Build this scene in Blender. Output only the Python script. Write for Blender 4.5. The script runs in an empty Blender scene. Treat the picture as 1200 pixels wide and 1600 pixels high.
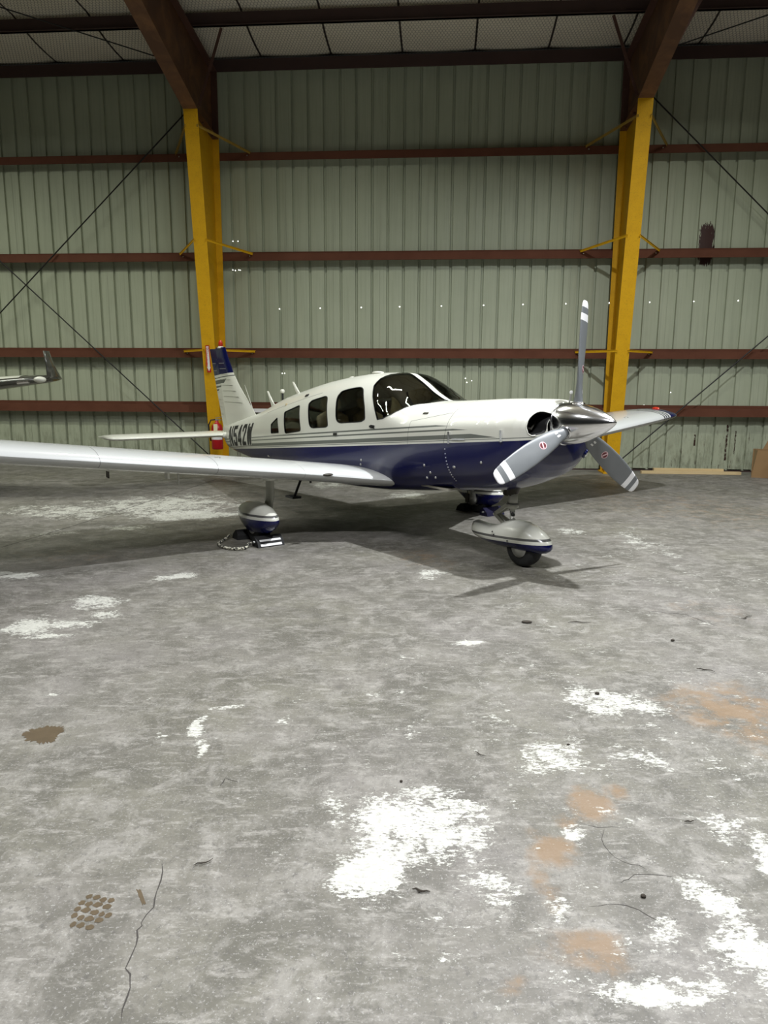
import bpy, bmesh, math, random
import numpy as np
from math import sin, cos, tan, radians, pi, sqrt, atan2
from mathutils import Vector, Matrix
from mathutils.geometry import delaunay_2d_cdt

scene = bpy.context.scene
COL = scene.collection
random.seed(7)

# ---------------------------------------------------------------- camera
PITCH, ROLL, CAM_H, F_PX = radians(10.17), radians(.32), 1.68, 1123.5
cam_data = bpy.data.cameras.new('camera')
cam = bpy.data.objects.new('camera', cam_data)
COL.objects.link(cam)
cam_data.sensor_fit = 'VERTICAL'
cam_data.sensor_height = 36.0
cam_data.lens = F_PX / 1600.0 * 36.0
cam_data.clip_start = .05
cam_data.clip_end = 200
_F = Vector((0, cos(PITCH), -sin(PITCH)))
_U = Vector((0, sin(PITCH), cos(PITCH)))
_R = Vector((1, 0, 0))
_Rr = cos(ROLL) * _R + sin(ROLL) * _U
_Ur = -sin(ROLL) * _R + cos(ROLL) * _U
M = Matrix.Identity(4)
for i in range(3):
    M[i][0], M[i][1], M[i][2] = _Rr[i], _Ur[i], -_F[i]
M[2][3] = CAM_H
cam.matrix_world = M
scene.camera = cam

# ---------------------------------------------------------------- world, lights, exposure
world = bpy.data.worlds.new('night')
scene.world = world
world.use_nodes = True
bg = world.node_tree.nodes['Background']
bg.inputs[0].default_value = (.80, .86, .78, 1)
bg.inputs[1].default_value = .008

def area(name, loc, size, sizey, watts, color, spread=180):
    d = bpy.data.lights.new(name, 'AREA')
    d.shape = 'RECTANGLE'; d.size = size; d.size_y = sizey
    d.energy = watts; d.color = color; d.spread = radians(spread)
    o = bpy.data.objects.new(name, d)
    o.location = loc
    COL.objects.link(o)
    return o

# high-bay lamp over the nose, a second one over the near wing, rows of tubes further out, plus added fill
area('high_bay_lamp', (2.9, 5.8, 8.0), .20, .20, 720, (.93, .96, 1.0), 150)
area('high_bay_lamp', (-4.6, 3.2, 8.0), .25, .25, 130, (.95, .97, .98), 150)
area('tube_or_fill_lamp', (.3, -.4, 8.2), 2.4, .2, 780, (.95, .96, 1.0), 150)
area('tube_or_fill_lamp', (9.8, 4.0, 8.0), 1.2, .2, 300, (.95, .98, .96), 150)
for tx_ in (-1.6, 5.6):
    area('tube_or_fill_lamp', (tx_, 9.9, 7.6), 2.3, .07, 110, (.97, 1.0, .9), 150)  # added fill, placed overhead to brighten the back wall
up_ = area('added_uplight', (1.0, 9.2, 7.3), 6, .3, 16, (1.0, .97, .86), 170); up_.rotation_euler = (pi, 0, 0)  # added upward fill that brightens the insulation blankets
for tx_ in (-7.6, -10.3, -13.2):
    for ty_ in (9.3, 10.5):
        area('tube_or_fill_lamp', (tx_, ty_, 7.7), 2.3, .07, 85, (.97, 1.0, .88), 150)

scene.view_settings.view_transform = 'Standard'
scene.view_settings.look = 'None'
scene.view_settings.gamma = 1
scene.view_settings.use_curve_mapping = False
scene.view_settings.exposure = 0.0
scene.cycles.use_denoising = True
scene.cycles.max_bounces = 8

# ---------------------------------------------------------------- helpers
def link_obj(name, data, parent=None):
    o = bpy.data.objects.new(name, data)
    COL.objects.link(o)
    if parent is not None:
        o.parent = parent
    return o

def mesh(name, verts, faces, mat, parent=None, smooth=False, mats=None, mids=None):
    me = bpy.data.meshes.new(name)
    me.from_pydata([tuple(v) for v in verts], [], [tuple(f) for f in faces])
    for m_ in ([mat] if mats is None else mats):
        me.materials.append(m_)
    if mids is not None:
        me.polygons.foreach_set('material_index', mids)
    if smooth:
        me.polygons.foreach_set('use_smooth', [True] * len(me.polygons))
    me.update()
    return link_obj(name, me, parent)

def tag(o, label, cat=None, group=None, kind=None):
    if label: o['label'] = label
    if cat: o['category'] = cat
    if group: o['group'] = group
    if kind: o['kind'] = kind
    return o

def empty(name, loc=(0, 0, 0), rz=0):
    o = bpy.data.objects.new(name, None)
    o.empty_display_size = .1
    o.location = loc
    o.rotation_euler = (0, 0, rz)
    COL.objects.link(o)
    return o

class MB:
    """collects shapes for one mesh"""
    def __init__(s): s.v = []; s.f = []
    def add(s, V, Fc):
        n = len(s.v); s.v += [tuple(v) for v in V]; s.f += [tuple(i + n for i in f) for f in Fc]; return s
    def box(s, x0, x1, y0, y1, z0, z1):
        V = [(x, y, z) for x in (x0, x1) for y in (y0, y1) for z in (z0, z1)]
        return s.add(V, [(0, 1, 3, 2), (4, 6, 7, 5), (0, 4, 5, 1), (2, 3, 7, 6), (0, 2, 6, 4), (1, 5, 7, 3)])
    def obox(s, a, b, w, h, up=(0, 0, 1)):
        a, b, up = Vector(a), Vector(b), Vector(up)
        d = (b - a).normalized(); r = d.cross(up)
        if r.length < 1e-4: r = d.cross(Vector((1, 0, 0)))
        r.normalize(); u = r.cross(d)
        V = [p + sx * r * w / 2 + sz * u * h / 2 for p in (a, b) for sx, sz in ((-1, -1), (1, -1), (1, 1), (-1, 1))]
        return s.add(V, [(3, 2, 1, 0), (4, 5, 6, 7), (0, 1, 5, 4), (1, 2, 6, 5), (2, 3, 7, 6), (3, 0, 4, 7)])
    def tube(s, pts, r, n=8, closed=False):
        P = [Vector(p) for p in pts]; m = len(P)
        rr = r if isinstance(r, (list, tuple)) else [r] * m
        V = []; prev = None
        for i, p in enumerate(P):
            d = (P[min(i + 1, m - 1)] - P[max(i - 1, 0)]).normalized()
            if prev is None:
                u = d.cross(Vector((0, 0, 1)))
                if u.length < 1e-3: u = d.cross(Vector((1, 0, 0)))
            else:
                u = prev - d * prev.dot(d)
            u.normalize(); prev = u; w = d.cross(u)
            V += [p + rr[i] * (cos(2 * pi * k / n) * u + sin(2 * pi * k / n) * w) for k in range(n)]
        Fc = [(i * n + k, i * n + (k + 1) % n, (i + 1) * n + (k + 1) % n, (i + 1) * n + k) for i in range(m - 1) for k in range(n)]
        Fc += [tuple(range(n - 1, -1, -1)), tuple((m - 1) * n + k for k in range(n))]
        return s.add(V, Fc)
    def prism(s, poly, h0, h1, fn):
        """poly: 2D points, fn(x,y,h)->3D"""
        n = len(poly)
        V = [fn(x, y, h0) for x, y in poly] + [fn(x, y, h1) for x, y in poly]
        Fc = [tuple(range(n - 1, -1, -1)), tuple(range(n, 2 * n))] + [(i, (i + 1) % n, n + (i + 1) % n, n + i) for i in range(n)]
        return s.add(V, Fc)
    def loft(s, rings, cap=True, closed=True):
        n = len(rings[0]); m = len(rings)
        V = [p for r in rings for p in r]
        Fc = [(i * n + k, i * n + (k + 1) % n, (i + 1) * n + (k + 1) % n, (i + 1) * n + k) for i in range(m - 1) for k in range(n if closed else n - 1)]
        if cap: Fc += [tuple(range(n - 1, -1, -1)), tuple((m - 1) * n + k for k in range(n))]
        return s.add(V, Fc)
    def ball(s, c, rx, ry=None, rz=None, n=12, m=8):
        ry = ry or rx; rz = rz or rx
        rings = []
        for i in range(m + 1):
            t = pi * i / m
            rings.append([(c[0] + rx * max(sin(t), .001) * cos(2 * pi * k / n), c[1] + ry * max(sin(t), .001) * sin(2 * pi * k / n), c[2] - rz * cos(t)) for k in range(n)])
        return s.loft(rings)
    def build(s, name, mat, parent=None, smooth=False):
        o = mesh(name, s.v, s.f, mat, parent, smooth)
        if smooth == 'auto':
            o.data.set_sharp_from_angle(angle=radians(35))
        return o

# ---------------------------------------------------------------- materials
class NT:
    def __init__(s, name, rough=.5, metal=0., color=(.5, .5, .5), spec=.5, coat=0.):
        s.m = bpy.data.materials.new(name); s.m.use_nodes = True
        s.t = s.m.node_tree; s.b = s.t.nodes['Principled BSDF']
        s.b.inputs['Roughness'].default_value = rough
        s.b.inputs['Metallic'].default_value = metal
        s.b.inputs['Base Color'].default_value = (*color, 1)
        s.b.inputs['Specular IOR Level'].default_value = spec
        s.b.inputs['Coat Weight'].default_value = coat
        s._tc = None
    def n(s, typ, **kw):
        nd = s.t.nodes.new(typ)
        for k, v in kw.items(): setattr(nd, k, v)
        return nd
    def set(s, sock, v):
        if isinstance(v, bpy.types.NodeSocket): s.t.links.new(v, sock)
        elif isinstance(v, (tuple, list)) and len(v) == 3 and sock.type == 'RGBA': sock.default_value = (*v, 1)
        else: sock.default_value = v
    def math(s, op, a, b=0., c=None, clamp=False):
        nd = s.n('ShaderNodeMath', operation=op, use_clamp=clamp)
        s.set(nd.inputs[0], a); s.set(nd.inputs[1], b)
        if c is not None: s.set(nd.inputs[2], c)
        return nd.outputs[0]
    def obj(s):
        if s._tc is None: s._tc = s.n('ShaderNodeTexCoord')
        return s._tc.outputs['Object']
    def xyz(s):
        nd = s.n('ShaderNodeSeparateXYZ'); s.t.links.new(s.obj(), nd.inputs[0]); return nd.outputs
    def mapv(s, scale):
        nd = s.n('ShaderNodeMapping'); s.t.links.new(s.obj(), nd.inputs[0]); nd.inputs['Scale'].default_value = scale; return nd.outputs[0]
    def noise(s, scale=5., detail=4., rough=.5, vec=None, dist=0.):
        nd = s.n('ShaderNodeTexNoise'); s.t.links.new(vec or s.obj(), nd.inputs['Vector'])
        nd.inputs['Scale'].default_value = scale; nd.inputs['Detail'].default_value = detail
        nd.inputs['Roughness'].default_value = rough; nd.inputs['Distortion'].default_value = dist
        return nd.outputs[0]
    def mix(s, f, a, b):
        nd = s.n('ShaderNodeMix', data_type='RGBA'); s.set(nd.inputs[0], f); s.set(nd.inputs[6], a); s.set(nd.inputs[7], b); return nd.outputs[2]
    def ramp(s, v, a, b):
        nd = s.n('ShaderNodeMapRange', interpolation_type='SMOOTHSTEP'); s.set(nd.inputs[0], v)
        nd.inputs[1].default_value = a; nd.inputs[2].default_value = b; return nd.outputs[0]
    def band(s, v, a, b, e=.001):
        """1 where a<v<b"""
        x = s.math('GREATER_THAN', v, a); y = s.math('LESS_THAN', v, b); return s.math('MULTIPLY', x, y)
    def color(s, c): s.set(s.b.inputs['Base Color'], c); return s
    def rough(s, r): s.set(s.b.inputs['Roughness'], r); return s
    def bump(s, h, strength=.3, dist=.01):
        nd = s.n('ShaderNodeBump'); nd.inputs['Strength'].default_value = strength; nd.inputs['Distance'].default_value = dist
        s.set(nd.inputs['Height'], h); s.t.links.new(nd.outputs[0], s.b.inputs['Normal']); return s
    def attr(s, name):
        nd = s.n('ShaderNodeAttribute', attribute_name=name); return nd.outputs['Fac']

def simple(name, color, rough=.5, metal=0., var=.15, scale=8, spec=.5, coat=0.):
    m = NT(name, rough, metal, color, spec, coat)
    if var:
        nz = m.noise(scale, 4, .6)
        dark = tuple(c * (1 - var) for c in color); light = tuple(min(1, c * (1 + var)) for c in color)
        m.color(m.mix(nz, dark, light))
    return m.m

WHITE = (.69, .69, .61); NAVY = (.002, .004, .060); GREYS = (.16, .17, .15)

# livery on the fuselage: navy belly, grey pinstripes, pale upper body
m = NT('fuselage_paint', .26, coat=.35); x, y, z = m.xyz()
zl = m.math('MULTIPLY_ADD', x, .0895, .973)
d = m.math('SUBTRACT', z, zl)
c = m.mix(m.math('MULTIPLY', m.noise(1.5, 3), .12), WHITE, (.55, .55, .475))
for lo, hi, xe, k in ((.019, .026, 2.8, 0), (.034, .075, 2.45, 8.), (.112, .128, 2.08, 12.), (.155, .172, 1.85, 12.)):
    fade = m.math('LESS_THAN', m.math('MULTIPLY_ADD', m.math('SUBTRACT', d, lo), k, x), xe)
    c = m.mix(m.math('MULTIPLY', m.band(d, lo, hi), fade), c, GREYS)
c = m.mix(m.math('LESS_THAN', d, 0.), c, NAVY)
# panel seams: cowl joint, firewall joint, door outline (dark hairlines)
seam = m.math('MULTIPLY', m.band(m.math('MULTIPLY_ADD', z, -.12, x), 1.645, 1.650), m.math('LESS_THAN', z, 1.6))
seam = m.math('MAXIMUM', seam, m.math('MULTIPLY', m.band(x, 1.27, 1.274), m.math('LESS_THAN', z, 1.31)))
seam = m.math('MAXIMUM', seam, m.math('MULTIPLY', m.band(m.math('MULTIPLY_ADD', x, -.19, z), 1.068, 1.072), m.band(x, 1.27, 1.80)))
seam = m.math('MAXIMUM', seam, m.math('MULTIPLY', m.band(m.math('MULTIPLY_ADD', x, -.10, z), .62, .624), m.band(x, .3, 1.3)))
seam = m.math('MAXIMUM', seam, m.math('MULTIPLY', m.band(m.math('MULTIPLY_ADD', x, -.17, z), 1.66, 1.664), m.band(x, -2.4, -.6)))
c = m.mix(m.math('MULTIPLY', seam, .75), c, (.02, .02, .02))
m.color(c); m.bump(m.noise(3.5, 2), .06, .02)
M_FUS = m.m

# wings: pale grey white, navy tip with pinstripes, rib seams
m = NT('wing_paint', .25, coat=.5); x, y, z = m.xyz(); ay = m.math('ABSOLUTE', y)
c = m.mix(m.math('MULTIPLY', m.noise(2., 3), .2), (.53, .54, .53), (.47, .48, .45))
for a, b in ((4.80, 4.825), (4.85, 4.875), (4.90, 4.93)):
    c = m.mix(m.band(ay, a, b), c, (.05, .05, .06))
c = m.mix(m.math('GREATER_THAN', ay, 4.965), c, NAVY)
sm = m.math('MAXIMUM', m.band(ay, 2.235, 2.241), m.band(ay, 3.30, 3.306))
sm = m.math('MAXIMUM', sm, m.math('MULTIPLY', m.band(ay, 1.32, 1.323), m.math('GREATER_THAN', x, .2)))
c = m.mix(m.math('MULTIPLY', sm, .6), c, (.05, .05, .05)); m.color(c)
M_WING = m.m

# tail fin: navy cap, pinstripes, pressed ribs
m = NT('fin_paint', .25, coat=.4); x, y, z = m.xyz()
d = m.math('MULTIPLY_ADD', x, -.066, z)            # height above the sloping stripe line, about 2.11
c = m.mix(m.noise(2., 2), WHITE, (.68, .68, .60))
dd = m.math('SUBTRACT', d, 2.115)
diag = m.math('MULTIPLY_ADD', x, .35, 1.70)
for lo, hi, xe in ((-.055, -.04, -4.0), (-.15, -.085, -4.40), (-.21, -.18, -4.60), (-.265, -.235, -4.76)):
    lim = m.math('LESS_THAN', m.math('MULTIPLY_ADD', m.math('SUBTRACT', d, 2.115 + hi), -1.6, x), xe)
    c = m.mix(m.math('MULTIPLY', m.band(dd, lo, hi), lim), c, (.09, .095, .09))
c = m.mix(m.math('GREATER_THAN', dd, 0.), c, NAVY)
m.color(c)
M_FIN = m.m

M_WHITE = simple('white_enamel', WHITE, .28, var=.05, coat=.4)
M_NAVY = simple('navy_enamel', NAVY, .2, var=0, coat=.5)
M_CHROME = simple('polished_aluminium', (.86, .86, .87), .17, 1., .04, 30)
M_ALU = simple('dull_aluminium', (.55, .55, .52), .35, .8, .1)
M_TIRE = simple('black_rubber', (.012, .012, .012), .75, 0, .3, 30)
M_BLACK = simple('black_plastic', (.012, .012, .013), .45, 0, .2)
M_DARK = simple('dark_void', (.006, .006, .006), .9, 0, 0)
M_SEAT = simple('tan_upholstery', (.42, .34, .20), .6, 0, .2, 12)
M_LINING = simple('cabin_lining', (.38, .36, .30), .8, 0, .15)
M_RED = simple('red_enamel', (.42, .008, .012), .35, 0, .1)
M_REDLENS = simple('red_lens', (.5, .03, .01), .15, 0, .1)
M_CREAM = simple('paper_tag', (.75, .70, .45), .8, 0, .1)
M_LABEL = simple('white_label', (.75, .75, .74), .5, 0, .05)
M_STRUT = simple('painted_strut', (.42, .42, .36), .4, 0, .1)
M_CARD = simple('cardboard', (.25, .15, .065), .85, 0, .12, 5)
M_CARDIN = simple('cardboard_edge', (.38, .26, .13), .85, 0, .1, 5)
M_DIMYEL = simple('darker_yellow', (.30, .19, .03), .6, 0, .3, 20)  # darker yellow of the uppermost flange braces
M_ROD = simple('dark_rod', (.012, .011, .010), .6, .3, .2)
M_DIM = simple('darkened_metal', (.05, .045, .035), .5, .4, .2)

m = NT('lumber', .8); c = m.mix(m.noise(6, 5, .6, m.mapv((.6, 8, 8))), (.50, .36, .17), (.68, .54, .31)); m.color(c); M_WOOD = m.m

m = NT('window_glass', .03, 0, (.35, .38, .36))
m.b.inputs['Transmission Weight'].default_value = 0.
g = m.t.nodes
tr = g.new('ShaderNodeBsdfTransparent'); tr.inputs[0].default_value = (.80, .83, .79, 1)
gl = g.new('ShaderNodeBsdfGlossy'); gl.inputs[0].default_value = (.9, .92, .9, 1); gl.inputs['Roughness'].default_value = .02
fr = g.new('ShaderNodeFresnel'); fr.inputs[0].default_value = 1.5
ms = g.new('ShaderNodeMixShader')
m.t.links.new(fr.outputs[0], ms.inputs[0]); m.t.links.new(tr.outputs[0], ms.inputs[1]); m.t.links.new(gl.outputs[0], ms.inputs[2])
m.t.links.new(ms.outputs[0], g['Material Output'].inputs['Surface'])
M_GLASS = m.m

# steel
m = NT('red_oxide_steel', .6); n1 = m.noise(3, 5, .6); n2 = m.noise(14, 4, .6)
c = m.mix(n1, (.050, .022, .015), (.105, .045, .030)); c = m.mix(m.ramp(n2, .58, .75), c, (.14, .075, .05)); m.color(c); M_OXIDE = m.m
m = NT('girt_steel', .8, spec=.2); n1 = m.noise(2.5, 5, .6)
c = m.mix(n1, (.075, .026, .014), (.15, .058, .034)); m.color(c); M_GIRT = m.m
m = NT('purlin_steel', .6); n1 = m.noise(2.5, 5, .6)
c = m.mix(n1, (.035, .018, .016), (.06, .030, .026)); m.color(c); M_PURLIN = m.m
m = NT('yellow_enamel', .55, spec=.25); n1 = m.noise(5, 6, .65); n2 = m.noise(60, 5, .7)
c = m.mix(n1, (.52, .27, .004), (.72, .40, .008)); c = m.mix(m.math('MULTIPLY', m.ramp(n2, .52, .72), .55), c, (.20, .12, .015)); m.color(c); m.bump(n2, .1, .003); M_YEL = m.m
m = NT('brown_haunch', .6); n1 = m.noise(2.2, 6, .65, None, .8)
c = m.mix(m.ramp(n1, .35, .75), (.085, .035, .016), (.19, .085, .035)); m.color(c); M_HAUNCH = m.m

# wall sheeting, local x along the wall, z up
m = NT('wall_sheet', .5, 0., (.3, .3, .3), spec=.35); x, y, z = m.xyz()
base = m.mix(m.noise(1.1, 4, .6), (.325, .355, .255), (.43, .46, .34))
st = m.noise(1., 5, .65, m.mapv((22, 1, .55)))
base = m.mix(m.math('MULTIPLY', m.ramp(st, .45, .75), .45), base, (.235, .26, .19))
low = m.ramp(z, 1.15, .05); blot = m.noise(3.5, 6, .7, m.mapv((3, 1, .8)))
base = m.mix(m.math('MULTIPLY', m.math('MULTIPLY', m.ramp(blot, .42, .68), low), .75), base, (.15, .155, .10))
# peeling patch down to red oxide
dx = m.math('MULTIPLY', m.math('SUBTRACT', x, 6.02), 6.2); dz = m.math('MULTIPLY', m.math('SUBTRACT', z, 4.26), 2.35)
r2 = m.math('ADD', m.math('POWER', m.math('ABSOLUTE', dx), 4.), m.math('POWER', m.math('ABSOLUTE', dz), 4.))
edge = m.math('MULTIPLY_ADD', m.noise(5, 5, .7, m.mapv((9, 1, 1.6))), 2.4, m.math('MULTIPLY', r2, 1.))
base = m.mix(m.math('LESS_THAN', edge, 1.75), base, (.045, .018, .014))
# rust runs near the bottom right
run = m.noise(1., 4, .7, m.mapv((30, 1, 3.5)))
rm = m.math('MULTIPLY', m.math('MULTIPLY', m.ramp(run, .60, .66), m.ramp(z, 1.0, .6)), m.ramp(x, 4.8, 5.6))
base = m.mix(m.math('MULTIPLY', rm, .8), base, (.05, .02, .012))
for sx_, sw_, za_, zb_ in ((6.70, .018, .22, .92), (6.10, .016, .50, .72), (6.86, .010, .35, .8)):
    wob = m.math('MULTIPLY_ADD', m.noise(9, 4, .7), .06, x)
    bm_ = m.math('MULTIPLY', m.band(wob, sx_ + .03 - sw_, sx_ + .03 + sw_), m.band(z, za_, zb_))
    base = m.mix(m.math('MULTIPLY', bm_, m.ramp(m.noise(14, 4, .7), .35, .5)), base, (.035, .015, .010))
m.color(base); m.bump(m.noise(4, 3), .15, .02); M_WALL = m.m

m = NT('insulation_blanket', .75); n1 = m.noise(1.2, 5, .6); n2 = m.noise(9, 4, .6)
c = m.mix(n1, (.74, .68, .56), (.90, .84, .72)); c = m.mix(m.math('MULTIPLY', n2, .3), c, (.5, .45, .36)); m.color(c); m.bump(m.noise(6, 3), .4, .03); M_INSUL = m.m
M_WIRE = simple('galvanised_wire', (.10, .095, .08), .6, .3, .1)

# concrete
m = NT('concrete', .55)
big = m.noise(.6, 5, .6)
c = m.mix(m.ramp(big, .35, .65), (.140, .133, .104), (.172, .160, .145))
c = m.mix(m.math('MULTIPLY', m.ramp(m.noise(2.1, 8, .70, None, .8), .38, .62), .80), c, (.082, .077, .062))
c = m.mix(m.math('MULTIPLY', m.ramp(m.noise(5.5, 8, .74, None, .5), .47, .66), .75), c, (.245, .233, .208))
c = m.mix(m.math('MULTIPLY', m.ramp(m.noise(16, 7, .78, m.mapv((.45, 1.3, 1)), .3), .50, .66), .60), c, (.31, .295, .265))
c = m.mix(m.math('MULTIPLY', m.ramp(m.noise(42, 6, .8, m.mapv((1, .7, 1))), .50, .68), .65), c, (.065, .060, .055))
c = m.mix(m.math('MULTIPLY', m.ramp(m.noise(95, 3, .7), .57, .66), .5), c, (.36, .35, .33))
at_b = m.attr('brown'); nb = m.noise(5.5, 8, .70)
c = m.mix(m.math('MULTIPLY', m.ramp(m.math('MULTIPLY', at_b, m.math('MULTIPLY_ADD', nb, 3.0, -.85)), .17, .62), .80), c, (.20, .130, .070))
at_d = m.attr('dark')
c = m.mix(m.math('MULTIPLY', m.ramp(m.math('MULTIPLY', at_d, m.math('MULTIPLY_ADD', nb, 1.6, -.1)), .15, .9), .75), c, (.052, .046, .040))
at_w = m.attr('paint')
n_big = m.noise(4.2, 12, .76, None, .35); n_fine = m.noise(60, 5, .8, m.mapv((.6, 1.25, 1))); n_mid = m.noise(17, 6, .75, m.mapv((.7, 1.2, 1)))
nn = m.math('MULTIPLY_ADD', n_fine, .34, m.math('MULTIPLY_ADD', n_mid, .28, m.math('MULTIPLY', n_big, .38)))
wv = m.math('MULTIPLY_ADD', at_w, .20, nn)
wm = m.ramp(wv, .612, .645)
pc = m.mix(m.noise(24, 5, .7), (.40, .40, .35), (.66, .66, .60))
c = m.mix(m.math('MULTIPLY', wm, m.math('MULTIPLY_ADD', m.ramp(n_fine, .35, .6), .45, .5)), c, pc)
m.color(c)
m.rough(m.math('MULTIPLY_ADD', m.noise(6, 4), .3, .42))
m.bump(m.math('ADD', m.math('MULTIPLY', wm, .6), m.noise(40, 6, .7)), .3, .004)
M_FLOOR = m.m
M_CRACK = simple('crack_shadow_grime', (.045, .04, .035), .9, 0, .2)
M_WET = simple('oil_stain', (.085, .062, .036), .35, 0, .3, 20)
M_DEBRIS = simple('dry_debris', (.035, .028, .02), .9, 0, .3)
m = NT('glow', .5); m.b.inputs['Emission Color'].default_value = (1, 1, .96, 1); m.b.inputs['Emission Strength'].default_value = 3.0; M_GLOW = m.m

# ================================================================ the building
PSI, WALL_D = radians(4.4), 14.59
wall = None
def wall_child(name, mb, mat, smooth=False):
    return mb.build(name, mat, wall, smooth)

# floor: fine grid that carries the wear masks (old paint, rust, grime) of the real slab
PW= [(0.05, 2.46, 0.34, 0.23, 0.9), (-0.08, 2.23, 0.15, 0.16, 1.0), (0.3, 2.5, 0.22, 0.24, 0.75), (-0.25, 2.62, 0.1, 0.26, 0.6), (0.14, 2.69, 0.24, 0.12, 0.6), (0.36, 2.2, 0.13, 0.16, 0.6), (0.21, 2.02, 0.12, 0.11, 0.4), (0.82, 3.02, 0.26, 0.22, 0.6), (1.2, 3.61, 0.21, 0.24, 0.7), (1.39, 3.65, 0.16, 0.2, 0.8), (0.71, 3.07, 0.18, 0.23, 0.5), (1.18, 3.07, 0.18, 0.15, 0.55), (0.8, 2.45, 0.06, 0.08, 0.9), (1.37, 2.54, 0.15, 0.16, 0.6), (1.41, 2.42, 0.07, 0.15, 0.8), (1.37, 2.71, 0.13, 0.14, 0.4), (1.1, 2.15, 0.11, 0.15, 0.85), (1.08, 1.92, 0.12, 0.1, 0.95), (0.91, 2.0, 0.06, 0.07, 0.8), (0.75, 1.77, 0.09, 0.07, 0.95), (0.88, 1.78, 0.11, 0.06, 0.6), (1.05, 1.76, 0.05, 0.09, 0.8), (0.61, 1.77, 0.11, 0.07, 0.6), (0.52, 1.8, 0.15, 0.08, 0.5), (0.35, 1.67, 0.09, 0.03, 0.6), (0.23, 1.86, 0.06, 0.04, 0.6), (0.59, 2.08, 0.06, 0.06, 0.7), (-0.19, 1.72, 0.04, 0.03, 0.7), (-0.13, 1.89, 0.04, 0.07, 0.4), (0.01, 1.75, 0.05, 0.03, 0.4), (-2.32, 4.91, 0.36, 0.19, 0.8), (-2.23, 5.37, 0.3, 0.26, 0.7), (-1.87, 6.06, 0.22, 0.08, 1.0), (-2.04, 5.13, 0.24, 0.18, 0.6), (-2.52, 4.76, 0.22, 0.11, 0.8), (-2.25, 4.64, 0.17, 0.06, 0.9), (-0.92, 3.36, 0.04, 0.21, 0.95), (-0.88, 3.07, 0.03, 0.1, 0.9), (-0.83, 3.59, 0.07, 0.03, 0.9), (-1.74, 3.64, 0.07, 0.05, 0.8), (-1.07, 3.22, 0.03, 0.13, 0.6), (-0.51, 3.41, 0.06, 0.04, 0.7), (-3.24, 6.09, 0.33, 0.13, 0.9), (-3.09, 9.85, 1.32, 0.94, 0.75), (-4.18, 9.28, 0.99, 0.66, 0.7), (-2.46, 9.08, 0.73, 0.45, 0.8), (-3.85, 7.85, 0.42, 0.34, 0.5), (-2.98, 8.22, 0.3, 0.22, 0.7), (-0.86, 11.97, 0.48, 0.46, 0.7), (0.39, 10.76, 0.39, 0.38, 0.8), (0.55, 4.5, 0.15, 0.06, 1.0), (0.16, 4.22, 0.16, 0.1, 0.5), (1.22, 4.84, 0.18, 0.27, 0.4), (2.84, 7.6, 0.28, 0.79, 0.55), (2.15, 8.18, 0.22, 0.22, 0.8), (0.38, 6.28, 0.14, 0.18, 0.7), (2.28, 6.95, 0.38, 0.4, 0.35), (0.52, 3.38, 0.39, 0.21, 0.35), (0.13, 3.31, 0.28, 0.17, 0.35), (1.29, 4.68, 1.08, 0.75, 0.22), (0.53, 2.86, 0.66, 0.73, 0.3), (0.77, 1.9, 0.48, 0.29, 0.3), (2.57, 6.72, 1.04, 1.88, 0.22)]
BR= [(1.82, 3.51, 0.27, 0.44, 0.8), (0.91, 2.66, 0.09, 0.11, 0.9), (1.04, 2.77, 0.05, 0.07, 0.8), (0.79, 2.54, 0.06, 0.05, 0.8), (0.66, 2.37, 0.12, 0.11, 0.8), (0.57, 2.17, 0.06, 0.11, 0.7), (0.65, 1.92, 0.12, 0.08, 0.8), (0.54, 1.94, 0.12, 0.1, 0.5), (0.37, 1.74, 0.06, 0.05, 0.7), (1.79, 3.78, 0.22, 0.26, 0.4), (0.69, 1.87, 0.06, 0.05, 0.7), (0.38, 6.92, 0.38, 0.53, 0.5), (-3.11, 6.84, 1.24, 0.52, 0.35), (-1.68, 9.93, 2.11, 2.53, 0.3), (4.29, 9.91, 1.75, 2.06, 0.4), (3.41, 12.78, 1.74, 1.05, 0.4), (2.38, 5.17, 0.58, 0.46, 0.35), (1.29, 2.3, 0.02, 0.02, 0.7)]
DK= [(-1.49, 4.31, 0.24, 0.22, 0.6), (-0.8, 5.08, 0.42, 0.18, 0.6), (-0.39, 4.74, 0.19, 0.21, 0.65), (-2.8, 5.47, 0.13, 0.1, 0.8), (-0.37, 5.8, 0.27, 0.27, 0.4), (0.3, 2.35, 0.08, 0.06, 0.6), (0.2, 2.89, 0.06, 0.06, 0.5), (0.65, 2.15, 0.15, 0.18, 0.3), (0.24, 2.35, 0.14, 0.09, 0.4), (-0.85, 2.52, 0.29, 0.16, 0.3), (-0.13, 3.61, 0.48, 0.31, 0.3), (1.04, 3.94, 0.15, 0.11, 0.5), (2.34, 5.13, 0.48, 0.15, 0.3), (-0.25, 3.8, 0.04, 0.03, 0), (-0.3, 3.8, 0.04, 0.03, 1.0), (1.02, 4.92, 0.06, 0.06, 0.9), (-1.57, 4.19, 0.08, 0.12, 0.4), (-0.7, 2.07, 0.12, 0.07, 0.25), (0.76, 2.57, 0.15, 0.13, 0.3), (-1.4, 5.33, 0.06, 0.05, 0.5), (-0.66, 7.28, 0.27, 0.24, 0.3), (0.1, 2.3, 0.09, 0.1, 0.3), (2.64, 7.22, 0.8, 0.23, 0.3), (2.12, 4.25, 0.4, 0.16, 0.35)]
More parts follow.
